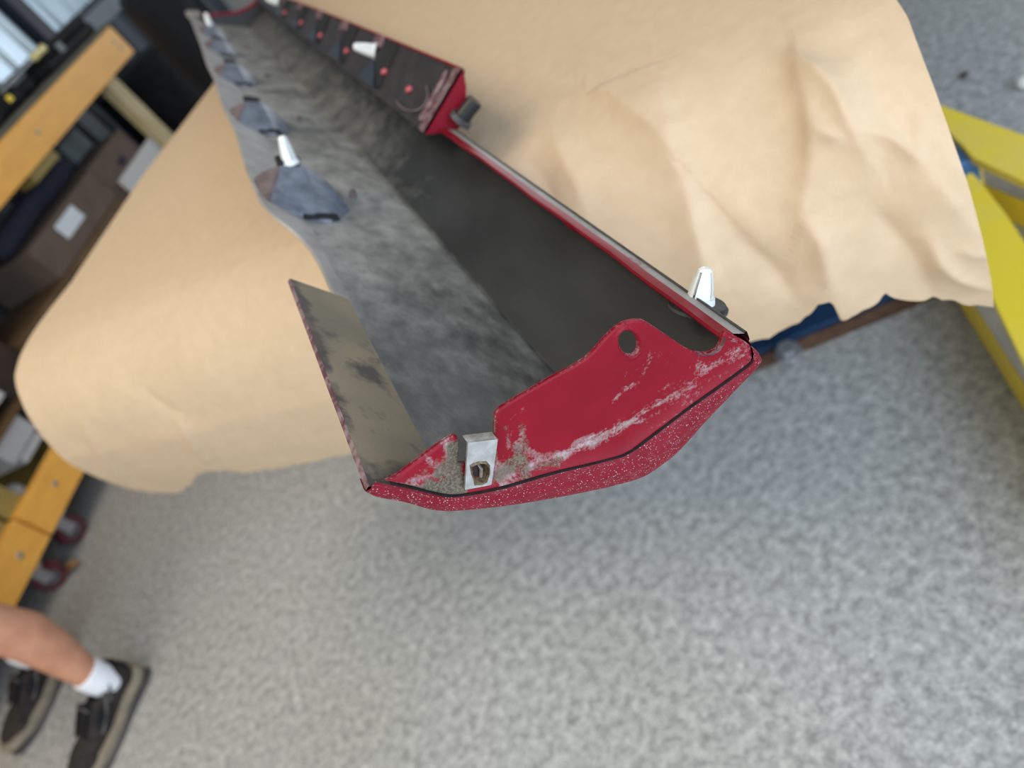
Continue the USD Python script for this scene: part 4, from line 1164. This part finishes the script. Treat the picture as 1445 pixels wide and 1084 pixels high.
def shoe(heel, splay):
    c, s = math.cos(splay), math.sin(splay)
    x, y = GD * c + RT * s, RT * c - GD * s
    f = Frame(heel, x, y, (0, 0, 1))                                 # x towards the toe
    outl = rounded([(0.005, 0), (.0, .028), (.03, .040), (.10, .036), (.17, .046), (.23, .050), (.275, .034), (.292, .004), (.280, -.026), (.24, -.046), (.18, -.046), (.10, -.036), (.03, -.038), (.0, -.026), (.005, 0)], 5, .03)
    P = Polygon(outl).buffer(.002)
    rows_ = []
    n_ = 80
    for z, g in ((0.011, -.001), (.013, .003), (.022, .006), (.034, .004), (.038, -.003)):
        q = P.buffer(g)
        ring = np.array([q.exterior.interpolate(t, normalized=True).coords[0] for t in np.linspace(0, 1, n_, endpoint=False)])
        k0 = int(np.argmin(ring[:, 0] + np.abs(ring[:, 1]) * .2))
        ring = np.roll(ring, -k0, 0)
        lift = .012 * smoothstep(.20, .29, ring[:, 0]) + .004 * (1 - smoothstep(0, .03, ring[:, 0]))
        heelz = .008 * (1 - smoothstep(.06, .16, ring[:, 0]))
        rows_.append(np.c_[ring, np.where(z > .01, z + heelz, z) + lift * (1 if z > -.1 else 0)])
    cap0 = rows_[0].mean(0); cap1 = rows_[-1].mean(0)
    sm = loft(rows_, closed=True)
    nb = len(sm.vertices)
    vv = np.vstack([sm.vertices, cap0, cap1])
    ff = list(sm.faces) + [[(k + 1) % n_, k, nb] for k in range(n_)] + [[nb - n_ + k, nb - n_ + (k + 1) % n_, nb + 1] for k in range(n_)]
    upper = chain([[((.040, 0, .050), .036), ((.10, 0, .052), .036), ((.16, 0, .044), .040), ((.215, .002, .038), .042), ((.248, .004, .034), .036)],
                   [((.036, 0, .085), .030), ((.075, .0, .082), .032), ((.12, 0, .076), .032), ((.165, 0, .058), .032)], [((.036, 0, .085), .031), ((.040, 0, .05), .036)], [((.22, .012, .036), .036), ((.23, -.012, .036), .036)]])
    upper = upper.trim_by_plane((0, 0, 1), .028)
    collar = m3.Manifold.batch_hull([m3.Manifold.sphere(r, 16).translate(p) for p, r in (((.045, 0, .115), .030), ((.085, 0, .112), .031), ((.045, 0, .082), .022), ((.085, 0, .082), .022))])
    um = smoothed(upper - collar, .006, 4)
    part_ = part(person, 'shoe', f.put(um), 'shoe_brown', smooth=50, label='dark brown and black sneaker')
    sub = (person, part_[1])
    part(sub, 'sole', f.put(trimesh.Trimesh(vv, ff, process=False)), 'sole_tan', smooth=40, label='worn tan sole')
    part(sub, 'outsole', f.put(extrude(P.buffer(.0055), 0, .0125)), 'shoe_grey', smooth=30, label='dark outsole')
    part(sub, 'tongue', f.put(m3.Manifold.batch_hull([m3.Manifold.sphere(.007, 12).translate(p) for p in ((.122, -.016, .112), (.122, .016, .112), (.175, -.014, .086), (.175, .014, .086))])), 'shoe_black', smooth=50)
    for k in range(5):
        xx = .128 + .013 * k
        zz_ = .1125 - .0065 * k
        part(sub, 'lace', f.put(tube([(xx + .004, -.026, zz_ - .006), (xx, -.012, zz_ + .004), (xx, .012, zz_ + .004), (xx + .004, .026, zz_ - .006)], .0032, 8)), 'shoe_grey' if k == 0 else 'shoe_black', smooth=60)
    for sy in (-1, 1):                                               # grey overlays along the sides
        part(sub, 'side_stripe', f.put(tube([(.082, sy * .0350, .098), (.10, sy * .0385, .082), (.128, sy * .0405, .068), (.165, sy * .0430, .056)], .0042, 8)), 'shoe_grey', smooth=60)
        part(sub, 'side_panel', f.put(m3.Manifold.sphere(1, 24).scale((.026, .006, .017)).rotate((0, 25, 0)).translate((.138, sy * .0385, .070))), 'shoe_black', smooth=60)
        part(sub, 'ankle_loop', f.put(tube([(.060, sy * .034, .098), (.075, sy * .0365, .085), (.095, sy * .0375, .072)], .0038, 8)), 'shoe_grey', smooth=60)
    part(sub, 'heel_tab', f.put(m3.Manifold.batch_hull([m3.Manifold.sphere(.006, 12).translate(p) for p in ((.006, -.014, .07), (.006, .014, .07), (.010, -.016, .108), (.010, .016, .108))])), 'shoe_black', smooth=50)
    sock = chain([[((.056, 0, .085), .0375), ((.055, 0, .112), .0395), ((.053, 0, .146), .0395)]])
    sock = sock.trim_by_plane((0, 0, -1), -.152)
    part(person, 'sock', f.put(smoothed(sock, .006, 3)), 'sock_white', smooth=60, label='white ankle sock')


shoe(heelL, .02)
shoe(heelR, -.06)
